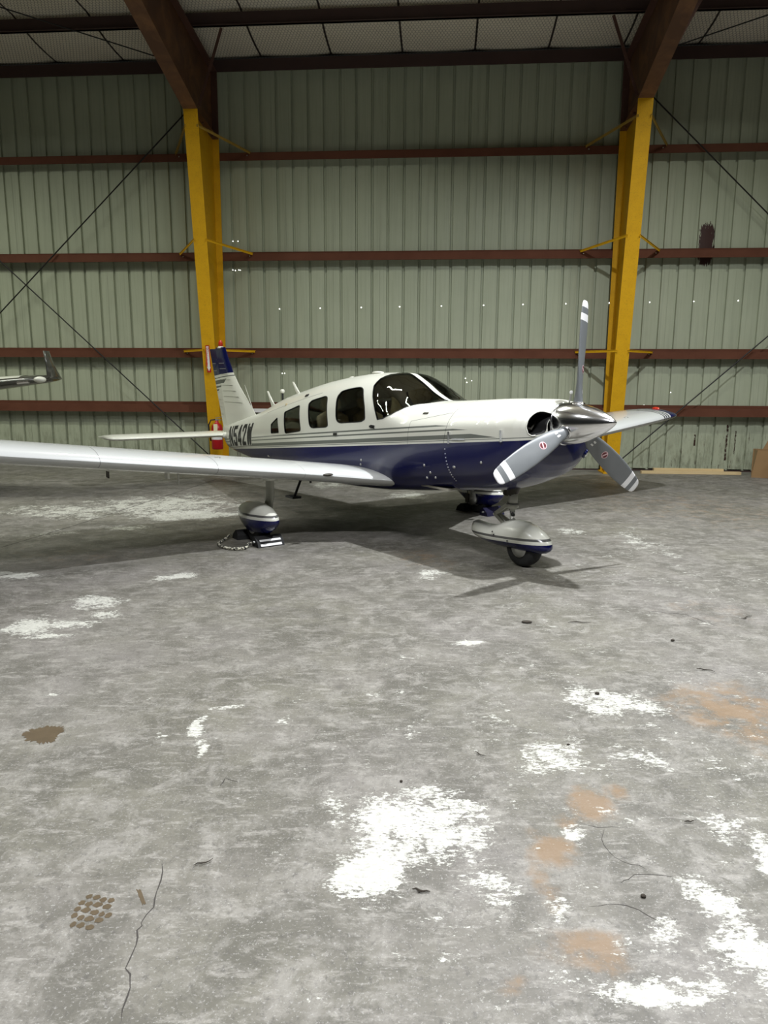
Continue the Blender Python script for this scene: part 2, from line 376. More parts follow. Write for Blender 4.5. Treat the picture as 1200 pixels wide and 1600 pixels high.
CRACK= [[(-0.699, 1.643), (-0.705, 1.731), (-0.718, 1.785), (-0.741, 1.819), (-0.75, 1.903), (-0.758, 1.967), (-0.758, 2.008), (-0.747, 2.064), (-0.75, 2.138), (-0.76, 2.201), (-0.779, 2.284)], [(0.762, 2.543), (0.832, 2.511), (0.931, 2.512)], [(0.845, 2.495), (0.816, 2.398), (0.838, 2.333), (0.884, 2.298), (0.931, 2.271)], [(0.822, 2.198), (0.848, 2.224), (0.923, 2.248), (1.006, 2.232)], [(0.678, 2.09), (0.754, 2.099), (0.83, 2.076), (0.882, 2.02)], [(1.98, 5.198), (2.239, 5.127), (2.361, 4.871)], [(1.699, 6.372), (1.991, 6.471), (2.283, 6.548)], [(-0.684, 2.791), (-0.679, 2.851), (-0.616, 2.817)]]
JOINT= [(-3.923, 7.166), (-3.653, 8.387), (-3.293, 10.433), (-2.888, 12.868), (-2.55, 14.5)]
STAIN= [(-1.739, 3.224), (-1.724, 3.276), (-1.671, 3.31), (-1.595, 3.317), (-1.562, 3.278), (-1.558, 3.213), (-1.554, 3.15), (-1.615, 3.137), (-1.69, 3.167)]
TIRE_C = (-.94, 2.048)
MARK= [(-0.825, 2.153), (-0.81, 2.153), (-0.771, 2.087), (-0.782, 2.081)]
DEB= [(0.924, 2.545), (1.196, 2.543), (0.132, 2.149), (1.397, 4.91), (2.656, 5.045), (0.87, 2.13), (0.08, 2.824), (1.288, 2.295), (0.447, 3.054), (0.878, 3.153), (-0.632, 2.286), (-0.525, 2.339), (1.924, 4.557), (1.178, 3.718), (1.024, 4.918), (0.69, 2.307), (-0.281, 1.907)]

def axis_lines(lo, hi, c0, c1, fine, grow):
    pts = list(np.arange(c0, c1, fine)); s = fine; x = c1
    while x < hi: pts.append(x); s *= grow; x += s
    pts.append(hi); s = fine; x = c0; left = []
    while x > lo: s *= grow; x -= s; left.append(max(x, lo))
    return np.array(sorted(set(left + pts)))
gx = axis_lines(-16, 17, -2.2, 2.6, .035, 1.035)
gy = axis_lines(-7, 14.70, 1.4, 4.2, .035, 1.03)
GX, GY = np.meshgrid(gx, gy)
PW += [(1.2, 3.4, 2.2, 1.6, .30), (2.4, 6.0, 2.6, 1.6, .30), (0.2, 2.4, 1.4, 1.0, .18), (-2.6, 5.2, 1.6, 1.2, .25), (-1.0, 2.0, 1.2, .8, .10), (0, 4.2, 6, 3, .08)]
def warpn(ph, k0=2.3, a0=.13):
    w = np.zeros_like(GX)
    for o in range(5):
        k = k0 * 1.9 ** o
        w += a0 / 1.75 ** o * np.sin(k * GX + ph + 1.7 * np.sin(k * .8 * GY + ph * 2.1 + o)) * np.cos(k * 1.1 * GY - ph + o * 1.3)
    return w
WXn, WYn = warpn(.4), warpn(2.9)
def mask(blobs):
    a = np.zeros_like(GX)
    for (bx, by, rx, ry, s) in blobs:
        q_ = min(1., .35 + max(rx, ry)); r2 = ((GX + WXn * q_ - bx) / max(rx, .02)) ** 2 + ((GY + WYn * q_ - by) / max(ry, .02)) ** 2
        a = np.maximum(a, s * np.exp(-.7 * r2 ** 1.3))
    return np.clip(a, 0, 1)
nx_, ny_ = len(gx), len(gy)
fv = np.stack([GX.ravel(), GY.ravel(), np.zeros(GX.size)], 1)
ff = [(j * nx_ + i, j * nx_ + i + 1, (j + 1) * nx_ + i + 1, (j + 1) * nx_ + i) for j in range(ny_ - 1) for i in range(nx_ - 1)]
floor = mesh('floor', fv, ff, M_FLOOR)
tag(floor, 'worn grey concrete hangar floor with flaking white paint and rust stains', kind='structure')
for nm, bl in (('paint', PW), ('brown', BR), ('dark', DK)):
    at = floor.data.attributes.new(nm, 'FLOAT', 'POINT')
    at.data.foreach_set('value', mask(bl).ravel().astype(np.float32))

def ribbon(pts, w, jag=0., seed=1, z=.0008):
    rnd = random.Random(seed); P = []
    for (a, b) in zip(pts, pts[1:]):
        n = max(2, int(math.hypot(b[0] - a[0], b[1] - a[1]) / .05))
        for k in range(n):
            t = k / n; P.append((a[0] + (b[0] - a[0]) * t + rnd.uniform(-jag, jag), a[1] + (b[1] - a[1]) * t + rnd.uniform(-jag, jag)))
    P.append(pts[-1]); V = []; n = len(P)
    for i, p in enumerate(P):
        a = P[max(i - 1, 0)]; b = P[min(i + 1, n - 1)]; dx, dy = b[0] - a[0], b[1] - a[1]; l = math.hypot(dx, dy) or 1
        ww = w * (.5 + rnd.random()) * (1 if 0 < i < n - 1 else .3)
        V += [(p[0] - dy / l * ww, p[1] + dx / l * ww, z), (p[0] + dy / l * ww, p[1] - dx / l * ww, z)]
    return MB().add(V, [(2 * i, 2 * i + 1, 2 * i + 3, 2 * i + 2) for i in range(n - 1)])
for i, c_ in enumerate(CRACK):
    ribbon(c_, .0020 if i < 1 else .0011 if i < 5 else .003, .008, i).build('crack', M_CRACK, floor)
ribbon(JOINT, .006, .0, 3).build('saw_cut_joint', M_CRACK, floor)
def blot(poly, seed, z=.0010):
    rnd = random.Random(seed); cx = sum(p[0] for p in poly) / len(poly); cy = sum(p[1] for p in poly) / len(poly); P = []
    for a, b in zip(poly, poly[1:] + poly[:1]):
        for k in range(9):
            t = k / 9; s_ = 1 + rnd.uniform(-.16, .12)
            P.append((cx + (a[0] + (b[0] - a[0]) * t - cx) * s_, cy + (a[1] + (b[1] - a[1]) * t - cy) * s_, z))
    n = len(P); P.append((cx, cy, z))
    return MB().add(P, [(i, (i + 1) % n, n) for i in range(n)])
blot(STAIN, 5).build('oil_stain', M_WET, floor)
blot(MARK, 6).build('rubber_mark', M_WET, floor)
# tyre-tread print: ragged lugs in rows
tp = MB(); rnd = random.Random(4)
tx, ty = TIRE_C
for r_ in range(5):
    hw_ = .055 * sqrt(1 - ((r_ - 2) / 2.9) ** 2); x_ = -hw_
    while x_ < hw_:
        L_ = rnd.uniform(.018, .034); v = (r_ - 2) * .030 + rnd.uniform(-.003, .003) + x_ * .22; n = 14
        V = [(tx + x_ + L_ / 2 + L_ * .49 * cos(2 * pi * q / n) * rnd.uniform(.8, 1.15), ty - v + .0125 * sin(2 * pi * q / n) * rnd.uniform(.7, 1.15), .0010) for q in range(n)]
        tp.add(V, [tuple(range(n))]); x_ += L_ + .002
tp.build('tyre_print', M_WET, floor)

# back wall
wall = MB().box(-13.5, 13.5, .045, .075, .0, 7.62).build('wall_back', M_WALL)
wall.location = (0, WALL_D, 0); wall.rotation_euler = (0, 0, -PSI)
tag(wall, 'corrugated green-grey steel hangar wall with rust-brown girts', kind='structure')
PITCH_R, PH = .3048, .045
def rib_profile(x0, x1):
    """points (x,y): flats bulge a little, grooves fall back from the room"""
    P = []; k0 = math.floor((x0 - PH) / PITCH_R) - 1
    for k in range(k0, k0 + 6):
        c0 = PH + k * PITCH_R
        P += [(c0 - .026, 0), (c0 - .017, .040), (c0 + .017, .040), (c0 + .026, 0)]
        for t in (.15, .32, .5, .68, .85):
            P.append((c0 + .026 + (PITCH_R - .052) * t, -.007 * sin(pi * t)))
    return [p for p in P if x0 - 1e-6 <= p[0] <= x1 + 1e-6]
panel_w = 3 * PITCH_R
npan = 0
x0 = PH - .5 * PITCH_R - 14 * panel_w
while x0 < 13.0:
    pr = rib_profile(x0 + .001, x0 + panel_w - .001)
    pr = [(x0 + .0015, -.007)] + pr + [(x0 + panel_w - .0015, -.007)]
    off = random.uniform(-.002, .002)
    zb_ = random.choice([.02, .025, .03, .05])
    V = [(p[0], p[1] + off, zz) for zz in (zb_, 1.9, 3.8, 5.7, 7.6) for p in pr]; n = len(pr)
    Fc = [(j * n + i, j * n + i + 1, (j + 1) * n + i + 1, (j + 1) * n + i) for j in range(4) for i in range(n - 1)]
    mesh('wall_panel', V, Fc, M_WALL, wall)
    x0 += panel_w; npan += 1
# base angle, dark gap
MB().box(-13.4, 13.4, -.02, .04, 0, .022).build('base_angle', M_PURLIN, wall)
# girts (Z sections, .2 deep), eave strut
def girt(z1, h=.135, name='girt', mat=None, dep=.2, lip=True):
    b = MB()
    b.box(-13.4, 13.4, -dep, -.008, z1 - .006, z1)          # top web
    b.box(-13.4, 13.4, -dep - .006, -dep, z1 - h, z1)        # face
    b.box(-13.4, 13.4, -.0155, -.0085, z1, z1 + .06)
    if lip: b.box(-13.4, 13.4, -dep, -dep + .02, z1 - h, z1 - h + .006)
    return b.build(name, mat or M_GIRT, wall)
for z1 in (5.955, 4.135, 2.295): girt(z1)
girt(1.225, .15)
girt(7.575, .205, 'eave_strut', M_PURLIN)
# small emissive discs on the sheeting, glow added for its bright dots
gh = MB()
def hole(s_, z_, r_=.011):
    n = 8; gh.add([(s_ + r_ * cos(2 * pi * k / n), -.0085, z_ + r_ * sin(2 * pi * k / n)) for k in range(n)], [tuple(range(n - 1, -1, -1))])

for k in range(13): hole(-2.10 + k * .795 + .02 * ((k * 7) % 3), 3.115 + .012 * k, .012)
for s_, z_ in ((-3.0, 4.40), (-2.90, 4.40), (-3.02, 3.86), (-2.97, 3.85), (-2.90, 3.86), (-2.87, 3.855), (1.725, 1.735), (1.60, 1.78), (1.63, 1.70), (-2.07, 1.86), (-2.02, 1.86), (5.57, 1.53)): hole(s_, z_, .010)
hole(5.08, 1.262, .028)
h_ = gh.build('glow_dots', M_GLOW, wall); h_['kind'] = 'stuff'

def wp(s_, off, z_):
    """point on / in front of the back wall, in world space"""
    return Vector((s_ * cos(PSI) - off * sin(PSI), WALL_D - s_ * sin(PSI) - off * cos(PSI), z_))

# ---- ceiling: insulation blankets on chicken wire, purlins
SLOPE = .125
def roof_z(off): return 7.60 + SLOPE * max(off - .2, -.2)
ceiling = MB()
ceiling.add([(-13.5, .1, roof_z(0) + .14), (13.5, .1, roof_z(0) + .14), (13.5, -20.5, roof_z(20.5) + .14), (-13.5, -20.5, roof_z(20.5) + .14)], [(0, 1, 2, 3)])
ceiling = ceiling.build('ceiling', M_PURLIN)
ceiling.location = (0, WALL_D, 0); ceiling.rotation_euler = (0, 0, -PSI)
tag(ceiling, 'hangar roof underside, insulation blankets held by chicken wire between dark purlins', kind='structure')
PO = [.1, 1.5, 3.0, 4.5, 6.0, 7.5, 9.0, 10.5, 12.0, 13.5, 15.0, 16.5, 18.0, 19.5]
def sag(u, v): return -.055 * sin(pi * min(max(v, 0), 1)) - .03 * (1 - abs(2 * u - 1) ** 3) + .03
for i in range(20):
    xa = -12.9 + i * 1.32
    V = []; U_ = [0, .04, .2, .4, .6, .8, .96, 1]
    for j in range(14):
        for q in (0, .25, .5, .75):
            if j == 13 and q > 0: break
            off = PO[j] + (PO[min(j + 1, 13)] - PO[j]) * q
            for u in U_:
                V.append((xa + .018 + (1.32 - .036) * u, -off, roof_z(off) + .045 + sag(u, q)))
    nr = len(V) // 8
    Fc = [(r * 8 + k, (r + 1) * 8 + k, (r + 1) * 8 + k + 1, r * 8 + k + 1) for r in range(nr - 1) for k in range(7)]
    mesh('insulation_blanket', V, Fc, M_INSUL, ceiling, True)
for off in PO[1:]:
    z1 = roof_z(off) - .01
    b = MB(); b.box(-13.4, 13.4, -off - .03, -off + .03, z1 - .2, z1); b.box(-13.4, 13.4, -off - .07, -off + .03, z1 - .2, z1 - .194)
    b.build('purlin', M_PURLIN, ceiling)
# chicken wire, only over the strip of roof that can be seen (real wire, joined)
wv, wf = [], []
def wire(p, q, w=.0030):
    n = len(wv); dx, dy = q[0] - p[0], q[1] - p[1]; l = math.hypot(dx, dy); ox, oy = -dy / l * w, dx / l * w
    def zz(y): return roof_z(-y) - .022
    wv.extend([(p[0] - ox, p[1] - oy, zz(p[1])), (p[0] + ox, p[1] + oy, zz(p[1])), (q[0] + ox, q[1] + oy, zz(q[1])), (q[0] - ox, q[1] - oy, zz(q[1]))])
    wf.append((n, n + 1, n + 2, n + 3))
HX, HY = .058, .062
for j in range(int(2.75 / HY)):
    for i in range(int(18.5 / HX)):
        cx = -8.6 + i * HX + (HX / 2 if j % 2 else 0); cy = -.22 - j * HY
        wire((cx, cy), (cx, cy - HY * .5)); wire((cx, cy), (cx + HX / 2, cy + HY * .5)); wire((cx, cy), (cx - HX / 2, cy + HY * .5))
w_ = mesh('chicken_wire', wv, wf, M_WIRE, ceiling); w_['kind'] = 'stuff'

# ---- portal frames
def steel_frame(sc, label):
    root = empty('steel_frame', wp(sc, 0, 0), -PSI)
    tag(root, label, 'steel frame', 'portal frames of the hangar')
    W2, T = .125, .012
    def fn(y, z, h): return (h, -y, z)
    o0, o1, zk = .60, 1.42, 6.32
    web = [(.212, .0), (o0, .0), (o1, zk), (.212, zk)]
    MB().prism(web, -.005, .005, fn).build('column_web', M_YEL, root)
    MB().obox((0, -o0, 0), (0, -o1, zk), 2 * W2, T, (0, 1, .13)).build('inner_flange', M_YEL, root)
    MB().box(-W2, W2, -.218, -.206, 0, zk - .05).build('outer_flange', M_YEL, root)
    pl_ = MB().box(-W2 - .03, W2 + .03, -o0 - .06, -.15, 0, .02)
    pl_.build('base_plate', M_YEL, root)
    # knee and rafter
    top = lambda o: roof_z(o) - .22
    kw = [(.212, zk), (o1, zk), (3.7, 6.93), (6.5, 7.50), (20, 7.50 + SLOPE * 13.5), (20, top(20)), (.212, top(.212))]
    MB().prism(kw, -.005, .005, fn).build('haunch_web', M_HAUNCH, root)
    hf = MB()
    for a, b in ((kw[1], kw[2]), (kw[2], kw[3]), (kw[3], kw[4])):
        hf.obox((0, -a[0], a[1]), (0, -b[0], b[1]), 2 * W2, T, (0, .1, 1))
    hf.build('rafter_flange', M_HAUNCH, root)
    MB().obox((0, -.212, top(.212)), (0, -20, top(20)), 2 * W2, T, (0, .1, 1)).build('top_flange', M_OXIDE, root)
    MB().box(-W2, W2, -.218, -.206, zk - .05, top(.212)).build('upper_outer_flange', M_OXIDE, root)
    # sloping stiffener at the knee joint, bolted
    MB().obox((0, -.22, zk - .12), (0, -o1 + .01, zk - .005), 2 * W2, .016, (0, 0, 1)).build('knee_plate', M_HAUNCH, root)
    bt = MB()
    for k in range(4):
        for sx in (-.06, .06):
            yy = -.4 - k * .27; zz = zk - .12 + .115 * (-yy - .22) / 1.2
            bt.box(sx - .015, sx + .015, yy - .015, yy + .015, zz - .035, zz - .008)
    bt.build('knee_bolts', M_OXIDE, root)['kind'] = 'stuff'
    # flange braces from the inner flange to the girts
    for z1, mat in ((5.955, M_DIMYEL), (4.135, M_YEL), (2.295, M_YEL)):
        off = o0 + (o1 - o0) * (z1 + .25) / zk
        rise = {5.955: .12, 4.135: .10, 2.295: .0}[z1]
        for sg in (-1, 1):
            b = MB()
            a_ = (sg * W2 * .8, -off + .012, z1 + rise); e_ = (sg * .72, -.206, z1 - .005 + .01)
            b.obox(a_, e_, .045, .005, (0, 0, 1)); 
            b.obox((a_[0], a_[1] - .02, a_[2] - .02), (e_[0], e_[1] - .02, e_[2] - .02), .005, .04, (0, 0, 1))
            b.build('flange_brace', mat, root)
            MB().ball((sg * .66, -.214, z1 - .05), .013, n=6, m=4).build('brace_bolt', M_ALU, root)
    # rafter brace up to the second purlin
    sg = 1 if sc < 0 else -1
    MB().obox((sg * .1, -1.25, 6.42), (sg * .62, -1.52, 7.52), .05, .006, (0, 1, 0)).build('purlin_brace', M_OXIDE, root)
    MB().obox((-sg * .1, -2.5, 6.62), (-sg * .62, -3.0, 7.68), .05, .006, (0, 1, 0)).build('purlin_brace', M_OXIDE, root)
    for k in range(3):
        MB().box(-.011, .011, -.2 - .03, -.2, .05, .1)
    return root

SL, SR = -3.28, 4.39
steel_frame(SL, 'yellow tapered steel column and brown rafter behind the airplane tail')
steel_frame(SR, 'yellow tapered steel column and brown rafter behind the propeller spinner')

# ---- cross bracing rods
def rod(name, a, b, label, r=.012, cat='brace rod', grp='cross bracing rods'):
    o = MB().tube([a, b], r, 6).build(name, M_ROD)
    return tag(o, label, cat, grp)
OB = .26
rod('brace_rod', wp(SL - .13, OB, 6.98), wp(-10.9, OB, .14), 'black rod rising to the top of the yellow column left of the tail')
rod('brace_rod', wp(-10.9, OB + .03, 7.05), wp(SL - .2, OB + .03, .16), 'black rod falling to the foot of the yellow column by the fire extinguisher')
rod('brace_rod', wp(SR + .13, OB, 7.0), wp(11.9, OB, .20), 'black rod falling to the right from the top of the right column')
rod('brace_rod', wp(SR + .12, OB + .03, .12), wp(11.9, OB + .03, 6.95), 'black rod rising to the right from the foot of the right column')
rod('roof_brace_rod', wp(SL - .14, .75, 7.22), wp(-8.2, 3.6, 7.86), 'thin black rod under the roof left of the left rafter', .010, 'brace rod', 'roof bracing rods')
rod('roof_brace_rod', wp(SR + .14, .75, 7.22), wp(9.6, 3.4, 7.84), 'thin black rod under the roof right of the right rafter', .010, 'brace rod', 'roof bracing rods')

# ================================================================ the airplane
ANG = radians(-54.8)

M_GREENLENS = simple('green_lens', (.01, .25, .08), .15, 0, .1)
M_PANELW = simple('registration_white', (.60, .60, .54), .3, 0, .04)
M_CREASE_SHADE = simple('fin_crease_shade', (.36, .36, .31), .5, 0, .05)  # grey puts the shade of the creases into the rib colour
M_PINK = simple('pale_pink_print', (.72, .50, .52), .5, 0, 0)
M_MAROON = simple('maroon_print', (.12, .01, .015), .5, 0, 0)
plane = empty('airplane', (-.036, 8.47, 0), ANG)
tag(plane, 'white and navy single-engine propeller airplane with low wings parked nose to the right', 'airplane')
# fuselage stations: a, zt, zb, zw, w, nt, nb
ST=[(-4.62,.985,.72,.86,.045,2.0,2.0),
(-4.40,1.005,.60,.83,.10,2.0,2.0),
(-3.63,1.135,.52,.84,.215,2.0,2.1),
(-2.95,1.27,.475,.86,.315,2.05,2.3),
(-2.13,1.483,.445,.90,.435,2.15,2.6),
(-1.42,1.613,.44,.94,.53,2.3,2.9),
(-.78,1.712,.45,.97,.585,2.45,3.1),
(-.2,1.772,.465,1.0,.60,2.55,3.2),
(.2,1.795,.485,1.03,.605,2.6,3.2),
(.55,1.79,.51,1.06,.605,2.6,3.2),
(.80,1.70,.54,1.08,.60,2.6,3.2),
(1.05,1.57,.565,1.10,.585,2.6,3.1),
(1.25,1.505,.59,1.11,.575,2.6,3.0),
(1.55,1.515,.625,1.13,.555,2.6,2.9),
(1.85,1.53,.665,1.15,.535,2.6,2.8),
(2.15,1.545,.70,1.17,.515,2.6,2.7),
(2.4,1.55,.775,1.20,.505,2.6,2.6),
(2.6,1.55,.865,1.23,.485,2.6,2.5),
(2.70,1.535,.93,1.26,.455,2.6,2.4),
(2.80,1.51,.99,1.28,.42,2.5,2.4),
(2.90,1.47,1.06,1.31,.34,2.3,2.2),
(3.0,1.43,1.17,1.33,.20,2.1,2.0)]
S=np.array(ST)
def sec(a):
    # catmull-rom-ish (monotone hermite) interpolation
    x=S[:,0]; a=min(max(a,x[0]),x[-1]); i=min(int(np.searchsorted(x,a,side='right')-1),len(x)-2)
    i=max(i,0); h=x[i+1]-x[i]; t=(a-x[i])/h
    def slope(j):
        if j==0: return (S[1]-S[0])/(x[1]-x[0])
        if j==len(x)-1: return (S[-1]-S[-2])/(x[-1]-x[-2])
        d0=(S[j]-S[j-1])/(x[j]-x[j-1]); d1=(S[j+1]-S[j])/(x[j+1]-x[j])
        with np.errstate(divide='ignore',invalid='ignore'):
            m=np.where(d0*d1>0,2*d0*d1/(d0+d1),0.)
        return np.nan_to_num(m)
    m0=slope(i);m1=slope(i+1)
    r=(2*t**3-3*t**2+1)*S[i]+(t**3-2*t**2+t)*h*m0+(-2*t**3+3*t**2)*S[i+1]+(t**3-t**2)*h*m1
    return r[1:]
NA=[(-9,-9),(2.6,2.6),(2.70,2.67),(2.80,2.712),(2.90,2.73),(3.0,2.738)]
def umap(u):
    for (u0,a0),(u1,a1) in zip(NA,NA[1:]):
        if u<=u1: return a0+(a1-a0)*(u-u0)/(u1-u0)
    return NA[-1][1]
def surf(u,t):
    zt,zb,zw,w,nt,nb=sec(u); ph=abs(t)*pi; s=sin(ph);c=cos(ph)
    s=max(s,0)
    if c>=0: b=w*s**(2/nt); z=zw+(zt-zw)*c**(2/nt)
    else: b=w*s**(2/nb); z=zw-(zw-zb)*(-c)**(2/nb)
    return umap(u),(b if t>0 else -b),z

def t_of_z(u,z,side=-1):
    lo,hi=0.,1.
    for _ in range(40):
        m=(lo+hi)/2
        if surf(u,m)[2]>z: lo=m
        else: hi=m
    return side*(lo+hi)/2

def surf_n(u, t, e=.004):
    u0, u1 = max(u - e, -4.62), min(u + e, 3.0); t0, t1 = t - e, t + e
    if t0 < -1: t0 = -1
    if t1 > 1: t1 = 1
    du = np.array(surf(u1, t)) - np.array(surf(u0, t)); dt = np.array(surf(u, t1)) - np.array(surf(u, t0))
    n_ = np.cross(dt, du); l = np.linalg.norm(n_)
    if l < 1e-9: return np.array([1., 0, 0]) if u > 2.5 else np.array([0, 0, 1.])
    n_ = n_ / l
    c_ = np.array([surf(u, t)[0], 0, sec(u)[2]])
    if np.dot(n_, np.array(surf(u, t)) - c_) < -1e-4: n_ = -n_
    return n_

def smooth_loop(P, r=.18, n=4):
    """rounds the corners of a polygon"""
    out = []; m = len(P)
    for i in range(m):
        p0, p1, p2 = np.array(P[i - 1]), np.array(P[i]), np.array(P[(i + 1) % m])
        a = p1 + (p0 - p1) * r; b = p1 + (p2 - p1) * r
        for k in range(n + 1):
            t = k / n; out.append(tuple((1 - t) ** 2 * a + 2 * t * (1 - t) * p1 + t * t * b))
    return out
def resample(P, step):
    out = []
    for a, b in zip(P, P[1:] + P[:1]):
        d_ = math.hypot(b[0] - a[0], (b[1] - a[1]) * 1.6); k = max(1, int(d_ / step))
        out += [(a[0] + (b[0] - a[0]) * q / k, a[1] + (b[1] - a[1]) * q / k) for q in range(k)]
    return out

WS = [(.76, -.418), (.68, -.370), (.575, -.305), (.475, -.225), (.455, -.155), (.475, -.08), (.50, -.03), (.535, -.009),
      (.80, -.0085), (1.05, -.0085), (1.245, -.0085), (1.275, -.03), (1.262, -.07), (1.235, -.12), (1.165, -.18), (1.11, -.24), (1.04, -.305), (.95, -.365), (.85, -.405)]
W2_ = smooth_loop([(-.045, -.440), (-.165, -.295), (-.12, -.252), (.30, -.232), (.50, -.365), (.55, -.425), (.47, -.437)], .25)
W3_ = smooth_loop([(-.675, -.452), (-.84, -.310), (-.78, -.288), (-.40, -.272), (-.22, -.445), (-.27, -.452)], .22)
W4_ = smooth_loop([(-1.42, -.470), (-1.585, -.325), (-1.10, -.302), (-.90, -.462)], .10)
W5_ = smooth_loop([(-1.97, -.462), (-2.02, -.395), (-1.80, -.352), (-1.64, -.463)], .12)
INLET = smooth_loop([(2.785, -.46), (2.785, -.375), (2.80, -.31), (2.82, -.25), (2.88, -.20), (2.995, -.16), (2.995, -.60), (2.87, -.55), (2.81, -.50)], .25)
def mir(P): return [(a, -t) for a, t in P]
loops = {}
for nm, P in (('ws', WS), ('w2', W2_), ('w3', W3_), ('w4', W4_), ('w5', W5_), ('in', INLET)):
    loops[nm + '_s'] = resample(list(P), .045); loops[nm + '_p'] = resample(mir(P), .045)

def inside(P, x, y):
    c_ = False; n_ = len(P); j = n_ - 1
    for i in range(n_):
        xi, yi = P[i]; xj, yj = P[j]
        if (yi > y) != (yj > y) and x < (xj - xi) * (y - yi) / (yj - yi) + xi: c_ = not c_
        j = i
    return c_
US = list(np.arange(-4.62, 2.55, .065)) + list(np.arange(2.55, 3.0001, .018))
tmid = [0, .004, .010, .018, .028, .04, .055, .075, .10] + list(np.arange(.125, .93, .021)) + [.93, .95, .965, .98, .99, 1.0]
TS = sorted(set([round(-t, 5) for t in tmid] + [round(t, 5) for t in tmid]))
pts, edges = [], []
lp = {k: np.array([(a, t * 1.6) for a, t in P]) for k, P in loops.items()}
allp = np.concatenate(list(lp.values()))
for k, P in lp.items():
    n0 = len(pts); m_ = len(P)
    pts += [tuple(p) for p in P]; edges += [(n0 + i, n0 + (i + 1) % m_) for i in range(m_)]
for u in US:
    for t in TS:
        q = np.array([u, t * 1.6])
        if np.min(np.abs(allp - q).sum(1)) < .012: continue
        pts.append((u, t * 1.6))
res = delaunay_2d_cdt([Vector(p) for p in pts], edges, [], 0, 1e-6)
cv = [(v[0], v[1] / 1.6) for v in res[0]]
groups = {'skin': []}
bbs = {k: (min(p[0] for p in P), max(p[0] for p in P), min(p[1] for p in P), max(p[1] for p in P)) for k, P in loops.items()}
for f_ in res[2]:
    f_ = list(f_); cx = sum(cv[i][0] for i in f_) / len(f_); cy = sum(cv[i][1] for i in f_) / len(f_); hit = 'skin'
    for k, (xa, xb, ya, yb) in bbs.items():
        if xa < cx < xb and ya < cy < yb and inside(loops[k], cx, cy): hit = k; break
    groups.setdefault(hit, []).append(f_)
P3 = [np.array(surf(u, t)) for u, t in cv]
N3 = [surf_n(u, t) for u, t in cv]
def skin_part(name, faces, mat, off=0., flip=False, parent=plane, scale=1.):
    ids = sorted(set(i for f_ in faces for i in f_)); mp = {i: k for k, i in enumerate(ids)}
    V = [tuple(P3[i] + N3[i] * off) for i in ids]; F_ = []
    for f_ in faces:
        a, b, c_ = [P3[i] for i in f_[:3]]; nn_ = np.cross(b - a, c_ - a)
        g_ = [mp[i] for i in f_]
        if (np.dot(nn_, N3[f_[0]]) < 0) != flip: g_.reverse()
        F_.append(g_)
    o = mesh(name, V, F_, mat, parent, True)
    ns = [tuple(-N3[i] if flip else N3[i]) for i in ids]
    o.data.normals_split_custom_set_from_vertices(ns)
    return o
fus = skin_part('fuselage', groups['skin'], M_FUS)
lin = [f_ for f_ in groups['skin'] if all(-2.3 < cv[i][0] < 1.9 for i in f_)]
skin_part('cabin_lining', lin, M_LINING, -.022, True, fus)
gnames = {'ws': 'windshield', 'w2': 'cabin_window', 'w3': 'cabin_window', 'w4': 'cabin_window', 'w5': 'cabin_window'}
for k in ('ws', 'w2', 'w3', 'w4', 'w5'):
    for sd in ('_s', '_p'):
        gl_ = skin_part(gnames[k], groups[k + sd], M_GLASS, .002 if k == 'ws' else -.004)
        # black rubber seal / reveal round the pane
        Pl = loops[k + sd]; V = []; n_ = len(Pl)
        for (u, t) in Pl:
            p_, q_ = np.array(surf(u, t)), surf_n(u, t); V += [tuple(p_ + q_ * .003), tuple(p_ - q_ * .022)]
        cu = sum(p[0] for p in Pl) / n_; ct = sum(p[1] for p in Pl) / n_
        for (u, t) in Pl:
            f_ = .975 if k == 'ws' else .955
            uu, tt = cu + (u - cu) * f_, ct + (t - ct) * f_
            if k == 'ws' and abs(t) < .012: tt = t
            p_, q_ = np.array(surf(uu, tt)), surf_n(uu, tt); V.append(tuple(p_ + q_ * .003))
        Fc = [(2 * i, 2 * i + 1, 2 * ((i + 1) % n_) + 1, 2 * ((i + 1) % n_)) for i in range(n_)]
        Fc += [(2 * i, 2 * ((i + 1) % n_), 2 * n_ + (i + 1) % n_, 2 * n_ + i) for i in range(n_)]
        mesh('window_seal', V, Fc, M_BLACK, gl_)
# engine compartment: baffle box behind the inlets, and the bright lip of each inlet
for sd in ('_s', '_p'):
    s_ = -1 if sd == '_s' else 1; Pl = loops['in' + sd]; n_ = len(Pl)
    rim = [np.array(surf(u, t)) for u, t in Pl]; c0 = sum(rim) / n_
    rings = [[tuple(p) for p in rim], [tuple(p + np.array([-.05, 0, 0]) + (c0 - p) * .06) for p in rim], [tuple(p * np.array([0, 1, 1]) + np.array([2.38, 0, 0]) + (c0 - p) * np.array([0, .1, .1])) for p in rim]]
    b = MB().loft(rings, cap=False); V = [tuple(p) for p in rings[2]]; b.add(V, [tuple(range(n_))])
    bf = b.build('engine_inlet', M_DARK, plane, True)
    e = MB()
    for k in range(6):
        y0 = s_ * (.16 + k * .045); e.box(2.50, 2.56, y0 - .004, y0 + .004, 1.28, 1.42)
    for zz in (1.31, 1.35, 1.39): e.tube([(2.56, s_ * .15, zz), (2.57, s_ * .42, zz - .02)], .012, 6)
    e.tube([(2.6, s_ * .2, 1.36), (2.64, s_ * .3, 1.30), (2.58, s_ * .4, 1.33)], .014, 6)
    e.build('cylinder_fins', M_DIM, bf)
    M_LIP = M_WHITE
    li = [tuple(p) for p in rim if abs(p[1]) > .25]; k_ = max(range(len(li)), key=lambda i: (Vector(li[i]) - Vector(li[i - 1])).length); li = li[k_:] + li[:k_]
    MB().tube(li, .006, 6).build('inlet_lip', M_LIP, bf, True)
